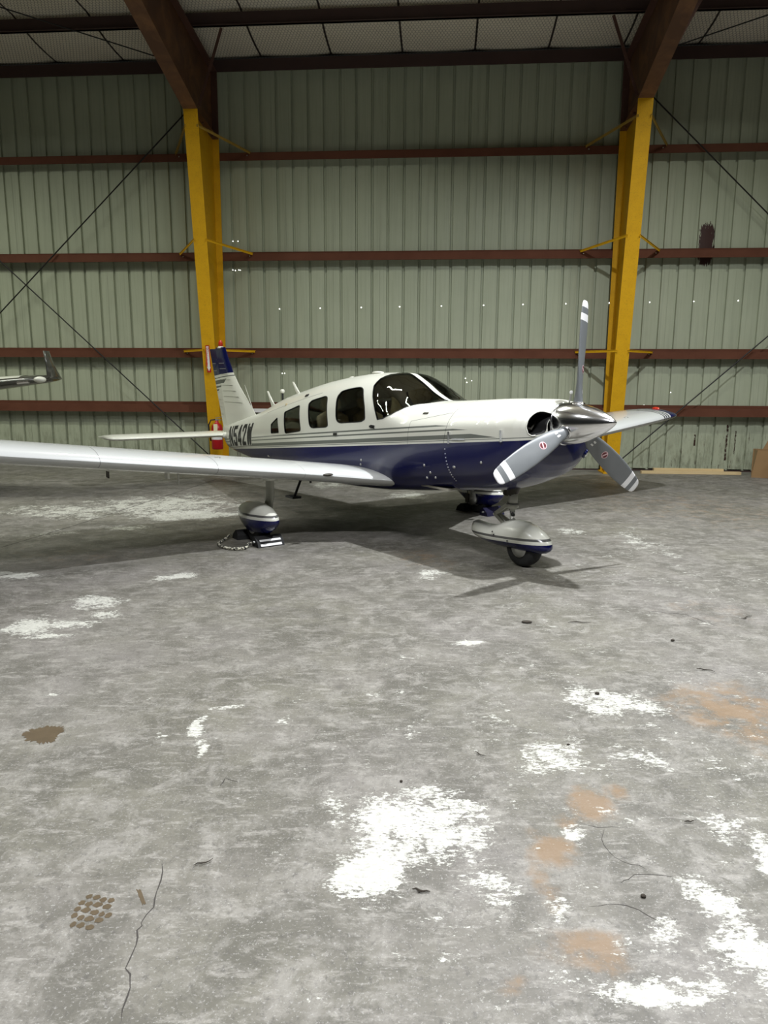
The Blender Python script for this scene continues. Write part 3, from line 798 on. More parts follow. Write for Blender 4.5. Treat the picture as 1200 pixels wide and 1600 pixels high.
# small oil-cooler hole low on the nose bowl
def on_skin(u, t, off=0.): return Vector(surf(u, t)) + Vector(surf_n(u, t)) * off
def frame_at(u, t):
    n_ = Vector(surf_n(u, t)); a = (Vector(surf(min(u + .02, 3), t)) - Vector(surf(u - .02, t))).normalized(); b = n_.cross(a).normalized(); return Vector(surf(u, t)), a, b, n_
for sg in (-1, 1):
    p, a, b, n_ = frame_at(2.74, sg * .70)
    o = MB().loft([[p + n_ * h + (a * cos(k * pi / 8) * .045 + b * sin(k * pi / 8) * .055) * q for k in range(16)] for h, q in ((-.02, .9), (.012, 1.), (.014, .8), (-.03, .75))]).build('landing_light', M_NAVY, plane, True)
    MB().loft([[p + n_ * h + (a * cos(k * pi / 8) * .045 + b * sin(k * pi / 8) * .055) * q for k in range(16)] for h, q in ((.004, .8), (.018, .5), (.022, .1))]).build('lamp_lens', M_CHROME, o, True)

def patch(name, u0, u1, t0, t1, off, mat, parent, n=4):
    V = []; Fc = []
    for i in range(n + 1):
        for j in range(n + 1):
            V.append(tuple(on_skin(u0 + (u1 - u0) * i / n, t0 + (t1 - t0) * j / n, off)))
    for i in range(n):
        for j in range(n): Fc.append((i * (n + 1) + j, (i + 1) * (n + 1) + j, (i + 1) * (n + 1) + j + 1, i * (n + 1) + j + 1))
    return mesh(name, V, Fc, mat, parent)

# registration letters on both flanks
GL = {
 'N': [[(0, 0), (.25, 0), (.25, 1), (0, 1)], [(.75, 0), (1, 0), (1, 1), (.75, 1)], [(.72, 0), (1, 0), (.28, 1), (.0, 1)]],
 '5': [[(0, .83), (.95, .83), (.95, 1), (0, 1)], [(0, .46), (.32, .46), (.32, 1), (0, 1)], [(0, .46), (.80, .46), (.80, .64), (0, .64)], [(.68, .10), (1, .16), (1, .52), (.68, .62)], [(.12, 0), (.84, 0), (1, .18), (0, .18)], [(0, .08), (.30, .08), (.30, .30), (0, .30)]],
 '4': [[(.50, 0), (.82, 0), (.82, 1), (.50, 1)], [(0, .18), (1, .18), (1, .34), (0, .34)], [(0, .34), (.28, .34), (.70, 1), (.50, 1)]],
 '2': [[(0, .83), (1, .83), (.86, 1), (.14, 1)], [(0, .66), (.30, .66), (.30, .92), (0, .92)], [(.68, .60), (1, .60), (1, .90), (.68, .92)], [(0, .16), (.36, .16), (1, .64), (.68, .64)], [(0, 0), (1, 0), (1, .17), (0, .17)]],
 'W': [[(.12, 0), (.40, 0), (.28, 1), (0, 1)], [(.12, 0), (.40, 0), (.60, .85), (.40, .85)], [(.60, 0), (.88, 0), (.60, .85), (.40, .85)], [(.60, 0), (.88, 0), (1, 1), (.72, 1)]]}
def letter(ch, a0, a1, zb0, zb1, zt0, zt1, side, off, mat, grow=0., name='registration_letter'):
    V, Fc = [], []
    def mp(x_, y_):
        a = a0 + (a1 - a0) * x_; zb_ = zb0 + (zb1 - zb0) * x_; zt_ = zt0 + (zt1 - zt0) * x_; zz = zb_ + (zt_ - zb_) * y_
        t = t_of_z(a, zz, side); return tuple(on_skin(a, t, off))
    for q in GL[ch]:
        cx = sum(p[0] for p in q) / 4; cy = sum(p[1] for p in q) / 4
        q = [(p[0] + (grow * 1.6 if p[0] > cx else -grow * 1.6), p[1] + (grow if p[1] > cy else -grow)) for p in q]
        K = 5; n0 = len(V)
        for i in range(K + 1):
            for j in range(2):
                s_ = i / K
                # quads are ordered around; subdivide along edges 0-3 and 1-2
                e0 = (q[0][0] + (q[3][0] - q[0][0]) * s_, q[0][1] + (q[3][1] - q[0][1]) * s_); e1 = (q[1][0] + (q[2][0] - q[1][0]) * s_, q[1][1] + (q[2][1] - q[1][1]) * s_)
                V.append(mp(*(e0 if j == 0 else e1)))
        for i in range(K): Fc.append((n0 + 2 * i, n0 + 2 * i + 1, n0 + 2 * i + 3, n0 + 2 * i + 2))
    return mesh(name, V, Fc, mat, plane)
for side in (-1, 1):
    V = []; na, nz = 24, 8
    for i in range(na + 1):
        a = -4.13 + 1.25 * i / na
        for j in range(nz + 1):
            z_ = .640 + (a + 4.14) * .098 + (.335) * j / nz
            V.append(tuple(on_skin(a, t_of_z(a, z_, side), .0022)))
    mesh('registration_panel', V, [(i * (nz + 1) + j, (i + 1) * (nz + 1) + j, (i + 1) * (nz + 1) + j + 1, i * (nz + 1) + j + 1) for i in range(na) for j in range(nz)], M_PANELW, plane, True)
    A0, A1 = -4.14, -2.90; n5 = 5; cw = (A1 - A0) / n5
    for i, ch in enumerate('N542W'):
        j = i if side < 0 else 4 - i
        xa = A0 + j * cw + .035; xb = xa + cw * (.96 if ch == 'W' else .78)
        zb = lambda a: .650 + (a + 4.14) * .098
        zt = lambda a: .965 + (a + 4.14) * .098
        aa, bb = (xa, xb) if side < 0 else (xb, xa)
        letter(ch, aa, bb, zb(aa), zb(bb), zt(aa), zt(bb), side, .0060, M_BLACK)

# ---- wings
def airfoil(n=18, t=.15):
    P = []
    for i in range(n + 1):
        x_ = (1 - cos(pi * i / n)) / 2
        yt = 5 * t * (.2969 * sqrt(x_) - .126 * x_ - .3516 * x_ ** 2 + .2843 * x_ ** 3 - .1036 * x_ ** 4)
        P.append((x_, yt * 1.12 + .012 * sin(pi * x_)))
    Q = [(x_, -(y_ - .024 * sin(pi * x_)) * .88) for x_, y_ in P]
    return P[::-1] + Q[1:-1]          # trailing edge over the top to the nose, back underneath
AF = airfoil()
def wing(side):
    st = [(.30, 1.00, -1.10, .145), (.55, .90, -1.10, .148), (.62, .87, -1.10, .15), (.80, .775, -1.09, .15), (.95, .69, -1.085, .15), (1.10, .615, -1.08, .15), (1.25, .56, -1.08, .15), (1.42, .53, -1.08, .15), (1.6, .52, -1.08, .15),
          (2.3, .52, -1.08, .15), (3.0, .52, -1.08, .15), (3.8, .52, -1.08, .15), (4.5, .52, -1.08, .15), (4.95, .51, -1.08, .148), (5.10, .49, -1.075, .14), (5.22, .44, -1.06, .12), (5.31, .36, -1.03, .095), (5.37, .24, -.98, .06), (5.39, .10, -.92, .03)]
    rings = []
    for b, le, te, th in st:
        c_ = le - te; zc = .585 + .12 * min(b, 5.1)
        inc = .035; r = []
        for (x_, y_) in AF:
            xx = le - c_ * x_; zz = y_ * (th / .15) * (1.6 if c_ > 1.6 else c_) * .80
            r.append((xx, side * b, zc + zz + (xx) * inc))
        rings.append(r if side > 0 else r[::-1])
    w = MB().loft(rings[::1]).build('wing', M_WING, plane, True)
    w.data.set_sharp_from_angle(angle=radians(50))
    return w
for side, lb in ((-1, 'right wing'), (1, 'left wing with navy tip')):
    w = wing(side)
    # flap / aileron gaps as thin dark strips at the hinge line on top and below
    zc = lambda b: .585 + .12 * b
    MB().obox((-.80, side * .7, zc(.7) + .050 - .028), (-.80, side * 2.7, zc(2.7) + .050 - .028), .006, .002).build('flap_gap', M_BLACK, w)
    MB().obox((-.80, side * 2.75, zc(2.75) + .050 - .028), (-.80, side * 4.75, zc(4.75) + .050 - .028), .006, .002).build('aileron_gap', M_BLACK, w)
    MB().ball((.28, side * 2.15, zc(2.15) + .112), .035, .035, .006).build('fuel_cap', M_ALU, w, True)
    MB().ball((.28, side * 4.2, zc(4.2) + .112), .03, .03, .006).build('fuel_cap', M_ALU, w, True)
    mt_ = M_REDLENS if side > 0 else M_GREENLENS
    MB().ball((.10, side * 5.17, zc(5.05) + .115), .07, .03, .03).build('navigation_light', mt_, w, True)
    # stall vane / air inlet on the leading edge near the root
    MB().ball((.655, side * 1.12, zc(1.12) + .035), .03, .060, .016).build('leading_edge_inlet', M_DIM, w, True)
    MB().box(-.02, .02, side * 2.45 - .003, side * 2.45 + .003, zc(2.45) - .20, zc(2.45) - .10).build('fuel_vent', M_ALU, w)
    MB().tube([(-.1, side * 3.1, zc(3.1) - .11), (-.1, side * 3.1, zc(3.1) - .17), (-.04, side * 3.1, zc(3.1) - .17), (-.04, side * 3.1, zc(3.1) - .11)], .007, 6).build('tie_down_ring', M_DIM, w)
MB().obox((.12, -2.6, .835), (.12, -2.6, .76), .018, .10, (1, 0, 0)).build('pitot_mast', M_WHITE, plane)

# wing walk strip near the root
MB().add([(.62, -.66, .80), (.62, -.95, .835), (-.6, -.95, .80), (-.6, -.66, .765)], [(0, 3, 2, 1)])

# ---- tail fin with pressed ribs, rudder
def finsec(z_):
    """le, te(fin), te(rudder) at height z"""
    LE = [(.98, -3.25), (1.15, -3.36), (1.289, -3.53), (1.453, -3.757), (1.62, -3.98), (1.825, -4.20), (2.063, -4.389), (2.262, -4.52)]
    zz = [p[0] for p in LE]; le = float(np.interp(z_, zz, [p[1] for p in LE]))
    te = float(np.interp(z_, [.9, 2.262], [-4.66, -5.185])); h_ = float(np.interp(z_, [.9, 2.262], [-4.36, -4.86]))
    return le, h_, te
def finring(z_, a, b, thk, taper_le=True, taper_te=False):
    n_ = 9; T_, B_ = [], []
    for i in range(n_):
        s_ = i / (n_ - 1); x_ = a + (b - a) * s_
        if taper_le: w_ = thk * (sqrt(min(1, s_ * 2.6)) if s_ < .385 else 1.)
        else: w_ = thk
        if taper_te: w_ = thk * (1 - .85 * s_)
        w_ = max(w_, .003); T_.append((x_, w_, z_)); B_.append((x_, -w_, z_))
    return T_ + B_[::-1]
zs = [.98, 1.15, 1.289, 1.453, 1.62, 1.825, 1.95, 2.063, 2.18, 2.225, 2.25]
rg = []
for z_ in zs:
    le, h_, te = finsec(z_); k = 1 - max(0, z_ - 2.2) * 10 * .5; rg.append(finring(z_ + .066 * 0, le, h_ + .004, (.062 - .026 * (z_ - 1)) * k))
fin = MB().loft(rg).build('tail_fin', M_FIN, plane, True); fin.data.set_sharp_from_angle(angle=radians(40))
rg = []
for z_ in [.88, 1.1, 1.3, 1.5, 1.7, 1.9, 2.1, 2.2, 2.235]:
    le, h_, te = finsec(z_); rg.append(finring(z_, h_ - .008, te, (.045 - .018 * (z_ - 1)), False, True))
rud = MB().loft(rg).build('rudder', M_FIN, plane, True); rud.data.set_sharp_from_angle(angle=radians(40))
# ribs pressed in fin and rudder skins
def rib_rows(parent, sel, zs_):
    for z_ in zs_:
        le, h_, te = finsec(z_)
        a, b = (le - .17, h_ + .06) if sel == 'fin' else (h_ - .05, te + .03)
        for sg in (-1, 1):
            thk = (.062 - .026 * (z_ - 1)) if sel == 'fin' else (.045 - .018 * (z_ - 1)) * .62
            MB().obox((a, sg * (thk + .000), z_), (b, sg * (thk + (0 if sel == 'fin' else -.012)), z_), .010, .006, (0, 0, 1)).build('skin_rib', M_CREASE_SHADE, parent)
rib_rows(fin, 'fin', [1.36, 1.45, 1.54, 1.63, 1.72, 1.81, 1.90, 1.99])
rib_rows(rud, 'rudder', [1.15, 1.27, 1.39, 1.51, 1.63, 1.75, 1.87, 1.99])
MB().tube([(-4.70, 0, 2.235), (-4.70, 0, 2.265)], [.06, .045], 12).build('beacon_base', M_WHITE, plane, True)
MB().loft([[(-4.70 + r_ * cos(k * pi / 6), r_ * sin(k * pi / 6), z_) for k in range(12)] for z_, r_ in ((2.265, .036), (2.32, .036), (2.35, .028), (2.37, .012))]).build('beacon_lamp', M_REDLENS, plane, True)

# ---- all-moving stabilator
def stab(side):
    rings = []
    for b, le, te, th in [(.05, -4.38, -5.16, .12), (.12, -4.38, -5.16, .12), (1.0, -4.38, -5.16, .11), (1.8, -4.38, -5.16, .11), (1.9, -4.42, -5.15, .095), (1.95, -4.50, -5.12, .06), (1.965, -4.62, -5.05, .03)]:
        c_ = le - te; r = [(le - c_ * x_, side * b, .812 + y_ * th / .15 * .78) for x_, y_ in AF]
        rings.append(r if side > 0 else r[::-1])
    s_ = MB().loft(rings).build('stabilator', M_WHITE, plane, True); s_.data.set_sharp_from_angle(angle=radians(50))
stab(-1); stab(1)
MB().tube([(-4.3, -.10, .812), (-5.0, -.10, .812)], [.055, .02], 10).build('stabilator_seal', M_WHITE, plane, True)

# ---- spinner and propeller
TILT = radians(3.8)
ax = Vector((cos(TILT), 0, sin(TILT))); hub = Vector((2.88, 0, 1.352)); upv = Vector((-sin(TILT), 0, cos(TILT))); lf = Vector((0, 1, 0))
rear = hub - ax * .125
prof = [(0, .165), (.0, .178), (.015, .180), (.08, .178), (.14, .171), (.20, .159), (.26, .143), (.32, .122), (.38, .097), (.43, .073), (.47, .050), (.50, .030), (.52, .013), (.527, .002)]
rings = [[rear + ax * s_ + (upv * cos(2 * pi * k / 48) + lf * sin(2 * pi * k / 48)) * r_ for k in range(48)] for s_, r_ in prof]
# axis aims at the real spinner tip
sp = MB().loft(rings).build('spinner', M_CHROME, plane, True); sp.data.set_sharp_from_angle(angle=radians(50))
MB().loft([[rear + ax * s_ + (upv * cos(2 * pi * k / 48) + lf * sin(2 * pi * k / 48)) * r_ for k in range(48)] for s_, r_ in ((-.012, .1), (-.012, .184), (.0, .184), (.004, .179))]).build('spinner_backplate', M_CHROME, sp, True)
m = NT('blade_paint', .38); x, y, z = m.xyz()
c = m.mix(m.noise(6, 3), (.135, .145, .15), (.175, .185, .19))
c = m.mix(m.math('GREATER_THAN', z, .968), c, (.82, .82, .82))
c = m.mix(m.band(z, .855, .915), c, (.82, .82, .82)); m.color(c); M_BLADE = m.m
RB = 1.025
BS = [(.10, .042, .042, 40), (.17, .044, .042, 40), (.21, .055, .036, 38), (.26, .066, .030, 36), (.34, .078, .024, 33), (.46, .088, .019, 29), (.60, .094, .015, 25), (.74, .092, .012, 22), (.86, .084, .010, 20), (.95, .073, .008, 19), (.99, .064, .007, 18.5), (1.015, .050, .005, 18), (1.025, .030, .003, 18)]
for k in range(3):
    ph = radians(-6 + 120 * k); rd = (upv * cos(ph) - lf * sin(ph)).normalized(); tg = ax.cross(rd).normalized()
    rings = []
    for r_, hw, ht, tw in BS:
        rings.append([(hw * cos(2 * pi * q / 20) - (.012 if r_ > .25 else 0), ht * sin(2 * pi * q / 20), r_) for q in range(20)])
        tw_ = radians(tw); rings[-1] = [(cx * cos(tw_) - cy * sin(tw_), cx * sin(tw_) + cy * cos(tw_), cz) for cx, cy, cz in rings[-1]]
    bl = MB().loft(rings).build('propeller_blade', M_BLADE, plane, True)
    Mx = Matrix.Identity(4)
    # local x = tangential, y = forward, z = radial (right handed)
    tgx = ax.cross(rd).normalized()
    for i in range(3): Mx[i][0], Mx[i][1], Mx[i][2], Mx[i][3] = tgx[i], ax[i], rd[i], hub[i]
    bl.matrix_local = Mx
    def bpt(r_, c_, off):
        """point on the front face of the blade"""
        rr = [q[0] for q in BS]; hw = np.interp(r_, rr, [q[1] for q in BS]); ht = np.interp(r_, rr, [q[2] for q in BS]); tw_ = radians(float(np.interp(r_, rr, [q[3] for q in BS])))
        cx = c_; s_ = min(.999, abs((cx) / hw)); cy = ht * sqrt(1 - s_ * s_) + off; cx -= .012
        return (cx * cos(tw_) - cy * sin(tw_), cx * sin(tw_) + cy * cos(tw_), r_)
    def decal(name, r0, rr_, cr, mat, off, n=20, c0=0.):
        V = [bpt(r0, c0, off)] + [bpt(r0 + rr_ * sin(2 * pi * q / n), c0 + cr * cos(2 * pi * q / n), off) for q in range(n)]
        mesh(name, V, [(0, 1 + q, 1 + (q + 1) % n) for q in range(n)], mat, bl)
    decal('round_decal', .455, .036, .034, M_PINK, .0012); decal('round_decal_centre', .455, .029, .027, M_MAROON, .0020)
    V = [bpt(.455 + dr, dc, .0030) for dr, dc in ((-.018, -.022), (-.006, -.026), (.018, .022), (.006, .026))]
    mesh('decal_band', V, [(0, 1, 2, 3)], M_PINK, bl)
    V = [bpt(.265 + dr, dc, .0015) for dr, dc in ((-.016, -.024), (.016, -.024), (.016, .024), (-.016, .024))]
    mesh('data_plate', V, [(0, 1, 2, 3)], M_LABEL, bl)
    # bright collar where the blade leaves the spinner
    MB().loft([[hub + rd * rr_ + (tgx * cos(2 * pi * q / 20) + ax * sin(2 * pi * q / 20)) * w_ for q in range(20)] for rr_, w_ in ((.12, .062), (.172, .062), (.176, .056), (.15, .050))], cap=False).build('blade_collar', M_CHROME, sp, True)
# ---- landing gear
def pant(cx, cy, L0, L1, stns, name, zoff=0.):
    """wheel fairing lofted from the tail to the nose: stns (x, half width, z top, z bottom)"""
    rings = []
    for x_, hw, zt_, zb_ in stns:
        zc = zb_ + (zt_ - zb_) * .45; r = []
        for k in range(24):
            a = 2 * pi * k / 24; cs, sn = cos(a), sin(a)
            yy = hw * (abs(sn) ** (.85 if cs >= 0 else 1.15)) * (1 if sn >= 0 else -1)
            zz = zc + ((zt_ - zc) * abs(cs) ** 1.0 if cs >= 0 else -(zc - zb_) * abs(cs) ** .9)
            r.append((cx + x_, cy + yy, zz + zoff))
        rings.append(r)
    return MB().loft(rings)
def wheel(c, R_, W_, parent):
    cx, cy, cz = c; prof = [(-W_ * .5, R_ * .55), (-W_ * .52, R_ * .80), (-W_ * .42, R_ * .95), (-W_ * .2, R_), (W_ * .2, R_), (W_ * .42, R_ * .95), (W_ * .52, R_ * .80), (W_ * .5, R_ * .55)]
    t = MB().loft([[(cx + r_ * cos(2 * pi * k / 32), cy + y_, cz + r_ * sin(2 * pi * k / 32)) for k in range(32)] for y_, r_ in prof]).build('tire', M_TIRE, parent, True)
    MB().loft([[(cx + r_ * cos(2 * pi * k / 20), cy + y_, cz + r_ * sin(2 * pi * k / 20)) for k in range(20)] for y_, r_ in ((-W_ * .53, R_ * .2), (-W_ * .55, R_ * .5), (W_ * .55, R_ * .5), (W_ * .53, R_ * .2))]).build('wheel_hub', M_ALU, parent, True)
    return t
def pant_mat(name, z0, k):
    m = NT(name, .25, coat=.4); x, y, z = m.xyz(); d = m.math('SUBTRACT', z, m.math('MULTIPLY_ADD', x, k, z0))
    c = m.mix(m.noise(3, 2), WHITE, (.66, .66, .58))
    c = m.mix(m.band(d, .030, .052), c, (.10, .10, .095)); c = m.mix(m.math('LESS_THAN', d, 0.), c, NAVY); m.color(c); return m.m
M_PANT = pant_mat('main_fairing_paint', .262, .055)
M_NPANT = pant_mat('nose_fairing_paint', .058, .074)
for side in (-1, 1):
    cy = side * 1.60
    st = [(-.46, .012, .31, .25), (-.42, .045, .335, .225), (-.34, .080, .37, .19), (-.22, .115, .41, .13), (-.08, .136, .43, .085), (.08, .138, .425, .085), (.22, .120, .40, .12), (.32, .09, .365, .17), (.38, .055, .33, .22), (.41, .02, .305, .255)]
    pf = pant(0, cy, 0, 0, st, 'wheel_fairing').build('wheel_fairing', M_PANT, plane, True)
    wheel((0, cy, .188), .188, .15, pf)
    # leg: outer tube and faired strut on the inboard side
    yi = side * 1.455
    MB().loft([[(dx * .085 + .0, yi + dy * .032 + ky, z_) for dx, dy in [(cos(2 * pi * k / 14), sin(2 * pi * k / 14)) for k in range(14)]] for z_, ky in ((.33, side * .03), (.50, 0), (.66, 0), (.69, 0))]).build('gear_leg_fairing', M_STRUT, plane, True)
    MB().loft([[(dx * q - .0, yi + dy * q * .8, z_) for dx, dy in [(cos(2 * pi * k / 14), sin(2 * pi * k / 14)) for k in range(14)]] for z_, q in ((.655, .10), (.70, .105), (.735, .09), (.78, .05))]).build('gear_leg_cuff', M_WHITE, plane, True)
    MB().tube([(.0, yi, .64), (0, yi + side * .005, .22)], .026, 10).build('axle_strut', M_ALU, plane, True)
    MB().tube([(0, yi - side * .012, .2), (0, yi + side * .1, .195)], .03, 10).build('axle', M_ALU, plane)
    MB().tube([(.0, yi - side * .02, .2), (0, yi + side * .02, .2)], .085, 20).build('brake_disc', M_ALU, plane, True)
    MB().box(-.10, -.03, yi - .03, yi + .03, .14, .26).build('brake_caliper', M_DIM, plane)
    MB().tube([(-.08, yi, .24), (-.10, yi - side * .03, .45), (-.06, yi - side * .02, .68)], .006, 6).build('brake_hose', M_BLACK, plane)
# nose gear
NX = 2.36
st = [(-.70, .050, .325, .195), (-.66, .070, .340, .175), (-.52, .105, .325, .155), (-.42, .125, .325, .145), (-.32, .138, .360, .140), (-.22, .143, .405, .140), (-.12, .145, .425, .140), (.0, .142, .420, .140), (.10, .132, .392, .145), (.19, .108, .348, .155), (.25, .080, .308, .170), (.285, .045, .270, .190), (.298, .015, .240, .205)]
nf = pant(NX, 0, 0, 0, st, 'nose').build('nose_wheel_fairing', M_NPANT, plane, True)
nf.data.set_sharp_from_angle(angle=radians(60))
wheel((NX - .02, 0, .178), .178, .145, nf)
for dx_, dz_ in ((-.28, .27), (-.30, .295), (.0, .20), (-.10, .24)):
    MB().ball((NX + dx_, -.148 + (.05 if dx_ > .1 else 0) + (.02 if dx_ < -.4 else 0), dz_), .008, n=6, m=4).build('screw', M_BLACK, nf)
MB().tube([(NX - .07, 0, .93), (NX - .205, 0, .655)], [.062, .052], 14).build('nose_strut_housing', M_DIM, plane, True)
MB().tube([(NX - .185, 0, .68), (NX - .195, 0, .52)], .044, 14).build('nose_strut_cylinder', M_STRUT, plane, True)
MB().tube([(NX - .193, 0, .57), (NX - .195, 0, .53)], .060, 14).build('strut_collar', M_STRUT, plane, True)
MB().tube([(NX - .194, 0, .53), (NX - .18, 0, .36)], .026, 12).build('oleo_piston', M_CHROME, plane, True)
for sg in (-1, 1):
    MB().obox((NX - .21, sg * .045, .56), (NX - .40, sg * .02, .44), .018, .035).build('torque_link', M_STRUT, plane)
    MB().obox((NX - .40, sg * .02, .44), (NX - .25, sg * .045, .37), .018, .035).build('torque_link', M_STRUT, plane)
MB().tube([(NX - .40, -.04, .44), (NX - .40, .04, .44)], .012, 8).build('torque_pin', M_ALU, plane)
MB().tube([(1.92, .20, .74), (1.86, .22, .60)], .035, 12).build('exhaust_pipe', M_DIM, plane, True)

# ---- fittings on the fuselage
def fit(name, u, t, L, Hh, th, mat, rot=0.):
    p, a, b, n_ = frame_at(u, t); a2 = a * cos(rot) + b * sin(rot)
    return MB().obox(p + n_ * th * .3 - a2 * L / 2, p + n_ * th * .3 + a2 * L / 2, Hh, th, n_).build(name, mat, plane)
fit('door_handle', -.03, -.478, .09, .028, .02, M_CHROME)
fit('door_latch', .70, -.452, .08, .035, .012, M_CHROME)
fit('door_lock', .66, -.452, .02, .02, .02, M_BLACK)
fit('cowl_latch', 1.86, -.485, .022, .11, .022, M_CHROME)
fit('cowl_latch', 2.50, -.488, .022, .10, .022, M_CHROME)
fit('cowl_hinge_pin', 1.98, -.492, .16, .012, .014, M_CHROME)
fit('vent_slot', 1.42, -.285, .07, .018, .008, M_DIM)
fit('cabin_air_scoop', -1.04, -.232, .09, .03, .012, M_BLACK)
for (u, t) in ((1.50, -.60), (1.56, -.655), (1.60, -.70), (1.90, -.62), (2.25, -.60), (1.48, -.70), (.48, -.56), (.46, -.585)):
    p = on_skin(u, t, .0); MB().ball(tuple(p), .012 if u != 1.90 else .02, .012, .014, 8, 6).build('fastener', M_ALU, plane, True)
for k in range(12):
    p = on_skin(1.80 + .004 * k, -.52 - .02 * k, .0); MB().ball(tuple(p), .0065, n=6, m=4).build('rivet', M_ALU, plane)
# step behind the wing
MB().tube([(-.75, -.55, .56), (-.78, -.66, .50), (-.86, -.70, .30)], .016, 8).build('boarding_step_arm', M_BLACK, plane)
MB().box(-.99, -.80, -.76, -.64, .275, .30).build('boarding_step', M_BLACK, plane)
MB().tube([(-.60, -.62, .58), (-.60, -.62, .49)], .014, 8).build('drain_pipe', M_BLACK, plane)
# antennas
def blade_ant(x0, x1, zb_, xt, zt_, th=.012, w0=.10, w1=.045):
    MB().loft([[(xc + w * cos(2 * pi * k / 10), th * sin(2 * pi * k / 10) * q, z_) for k in range(10)] for xc, z_, w, q in ((x0, zb_, w0, 1), ((x0 * .6 + xt * .4), zb_ + (zt_ - zb_) * .4, w0 * .7, .9), (xt, zt_, w1 * .6, .6))]).build('blade_antenna', M_WHITE, plane, True)
blade_ant(-1.97, 0, 1.48, -2.165, 1.69, .012, .075, .04)
blade_ant(-2.77, 0, 1.31, -2.97, 1.55, .012, .075, .04)
MB().tube([(-2.49, 0, 1.38), (-2.49, 0, 1.545)], .014, 8).build('temperature_probe_mast', M_BLACK, plane)
MB().loft([[(-2.50 + dx_ * .7, .028 * q_ * cos(2 * pi * k / 10), 1.555 + .03 * q_ * sin(2 * pi * k / 10)) for k in range(10)] for dx_, q_ in ((-.06, .5), (-.03, 1), (.04, 1), (.06, .6))]).build('vent_hood', M_WHITE, plane, True)
MB().tube([(-3.51, 0, 1.20), (-3.53, 0, 1.30), (-3.78, 0, 1.635)], [.010, .004, .002], 6).build('whip_antenna', M_WHITE, plane)
MB().ball((.10, -.12, 1.795), .10, .05, .018).build('roof_fairing', M_WHITE, plane, True)
MB().ball((-.55, -.05, 1.735), .06, .03, .022).build('roof_vent', M_WHITE, plane, True)
MB().tube([(2.70, .10, 1.50), (2.72, .10, 1.60)], .008, 6).build('cowl_vent_stub', M_ALU, plane)
MB().ball((2.72, .10, 1.61), .016, n=8, m=6).build('cowl_stub_cap', M_LABEL, plane)
MB().tube([(-4.05, 0, .56), (-4.06, 0, .49), (-4.14, 0, .49), (-4.15, 0, .56)], .008, 6).build('tail_tie_down_ring', M_ALU, plane)
# ---- cabin interior
MB().box(-2.2, 1.7, -.40, .40, .66, .68).build('cabin_floor', M_LINING, plane)
MB().add([(1.20, -.36, 1.395), (1.20, .36, 1.395), (.86, .44, 1.30), (.86, -.44, 1.30), (.86, .44, .95), (.86, -.44, .95)], [(0, 1, 2, 3), (3, 2, 4, 5)]).build('instrument_panel', M_BLACK, plane)
MB().add([(1.75, -.36, .74), (1.75, .36, .74), (1.75, .36, 1.40), (1.75, -.36, 1.40)], [(0, 1, 2, 3)]).build('firewall', M_DIM, plane)
def rbox(b, cx, cy, cz, sx, sy, sz, tilt=0.):
    rings = []
    for i in range(7):
        s_ = -1 + i / 3; k = max(.02, (1 - abs(s_) ** 5)) ** .35; r = []
        for q in range(20):
            a = 2 * pi * q / 20; ca, sa = cos(a), sin(a)
            px = sx / 2 * k * abs(ca) ** .5 * (1 if ca > 0 else -1); py = sy / 2 * k * abs(sa) ** .5 * (1 if sa > 0 else -1); pz = sz / 2 * s_
            r.append((cx + px + tilt * pz, cy + py, cz + pz))
        rings.append(r)
    b.loft(rings)
for (sx_, hh) in ((.18, .0), (-.62, .03), (-1.55, -.05)):
    for sy_ in (-.26, .26):
        b = MB(); rbox(b, sx_ + .25, sy_, .84 + hh, .46, .44, .14)
        st_ = b.build('seat_cushion', M_SEAT, plane, True)
        b = MB(); rbox(b, sx_ - .02, sy_, (.99 if sx_ > 0 else 1.08) + hh, .12, .44, .40 if sx_ > 0 else .50, -.2); b.build('seat_backrest', M_SEAT, st_, True)
        if sx_ < 0: b = MB(); rbox(b, sx_ - .09, sy_, 1.40 + hh, .09, .26, .16, -.2); b.build('headrest', M_SEAT, st_, True)
MB().tube([(.62, -.24, 1.22), (.62, -.24, 1.34)], .01, 6).tube([(.60, -.24 + .12 * cos(k * pi / 6), 1.20 + .1 * sin(k * pi / 6)) for k in range(0, 7)], .011, 6).build('control_yoke', M_BLACK, plane)

# ================================================================ things around
def warp(o, loc, rz=0., parent=None): o.location = loc; o.rotation_euler = (0, 0, rz); return o
def chock(wx, wy, rz, label, light=True):
    r = empty('wheel_chock', (wx, wy, 0), rz); tag(r, label, 'wheel chock', 'wheel chocks')
    MB().prism([(-.075, 0), (.075, 0), (.05, .055), (-.02, .105), (-.05, .10), (-.075, .05)], -.15, .15, lambda a, z_, h: (a, h, z_)).build('rubber_wedge', M_TIRE, r)
    if light: MB().add([(.052, -.12, .058), (.052, .12, .058), (.032, .12, .074), (.032, -.12, .074)], [(0, 1, 2, 3)]).add([(.079, -.12, .012), (.079, .12, .012), (.064, .12, .034), (.064, -.12, .034)], [(0, 1, 2, 3)]).build('reflective_strip', M_LABEL, r)
    MB().tube([(0, -.155, .05), (0, -.175, .055)], .012, 6).build('rope_eye', M_ALU, r)
    return r
def pl_w(a, b, z_=0.): 
    return Vector((-.036 + a * cos(ANG) - b * sin(ANG), 8.47 + a * sin(ANG) + b * cos(ANG), z_))
p = pl_w(.235, -1.60); chock(p.x, p.y, ANG, 'black rubber chock with pale strip in front of the near main wheel')
p = pl_w(-.235, -1.62); chock(p.x, p.y, ANG + pi, 'black rubber chock behind the near main wheel, roped to its twin')
p = pl_w(-.235, 1.60); chock(p.x, p.y, ANG + pi, 'black rubber chock behind the far main wheel under the belly', False)
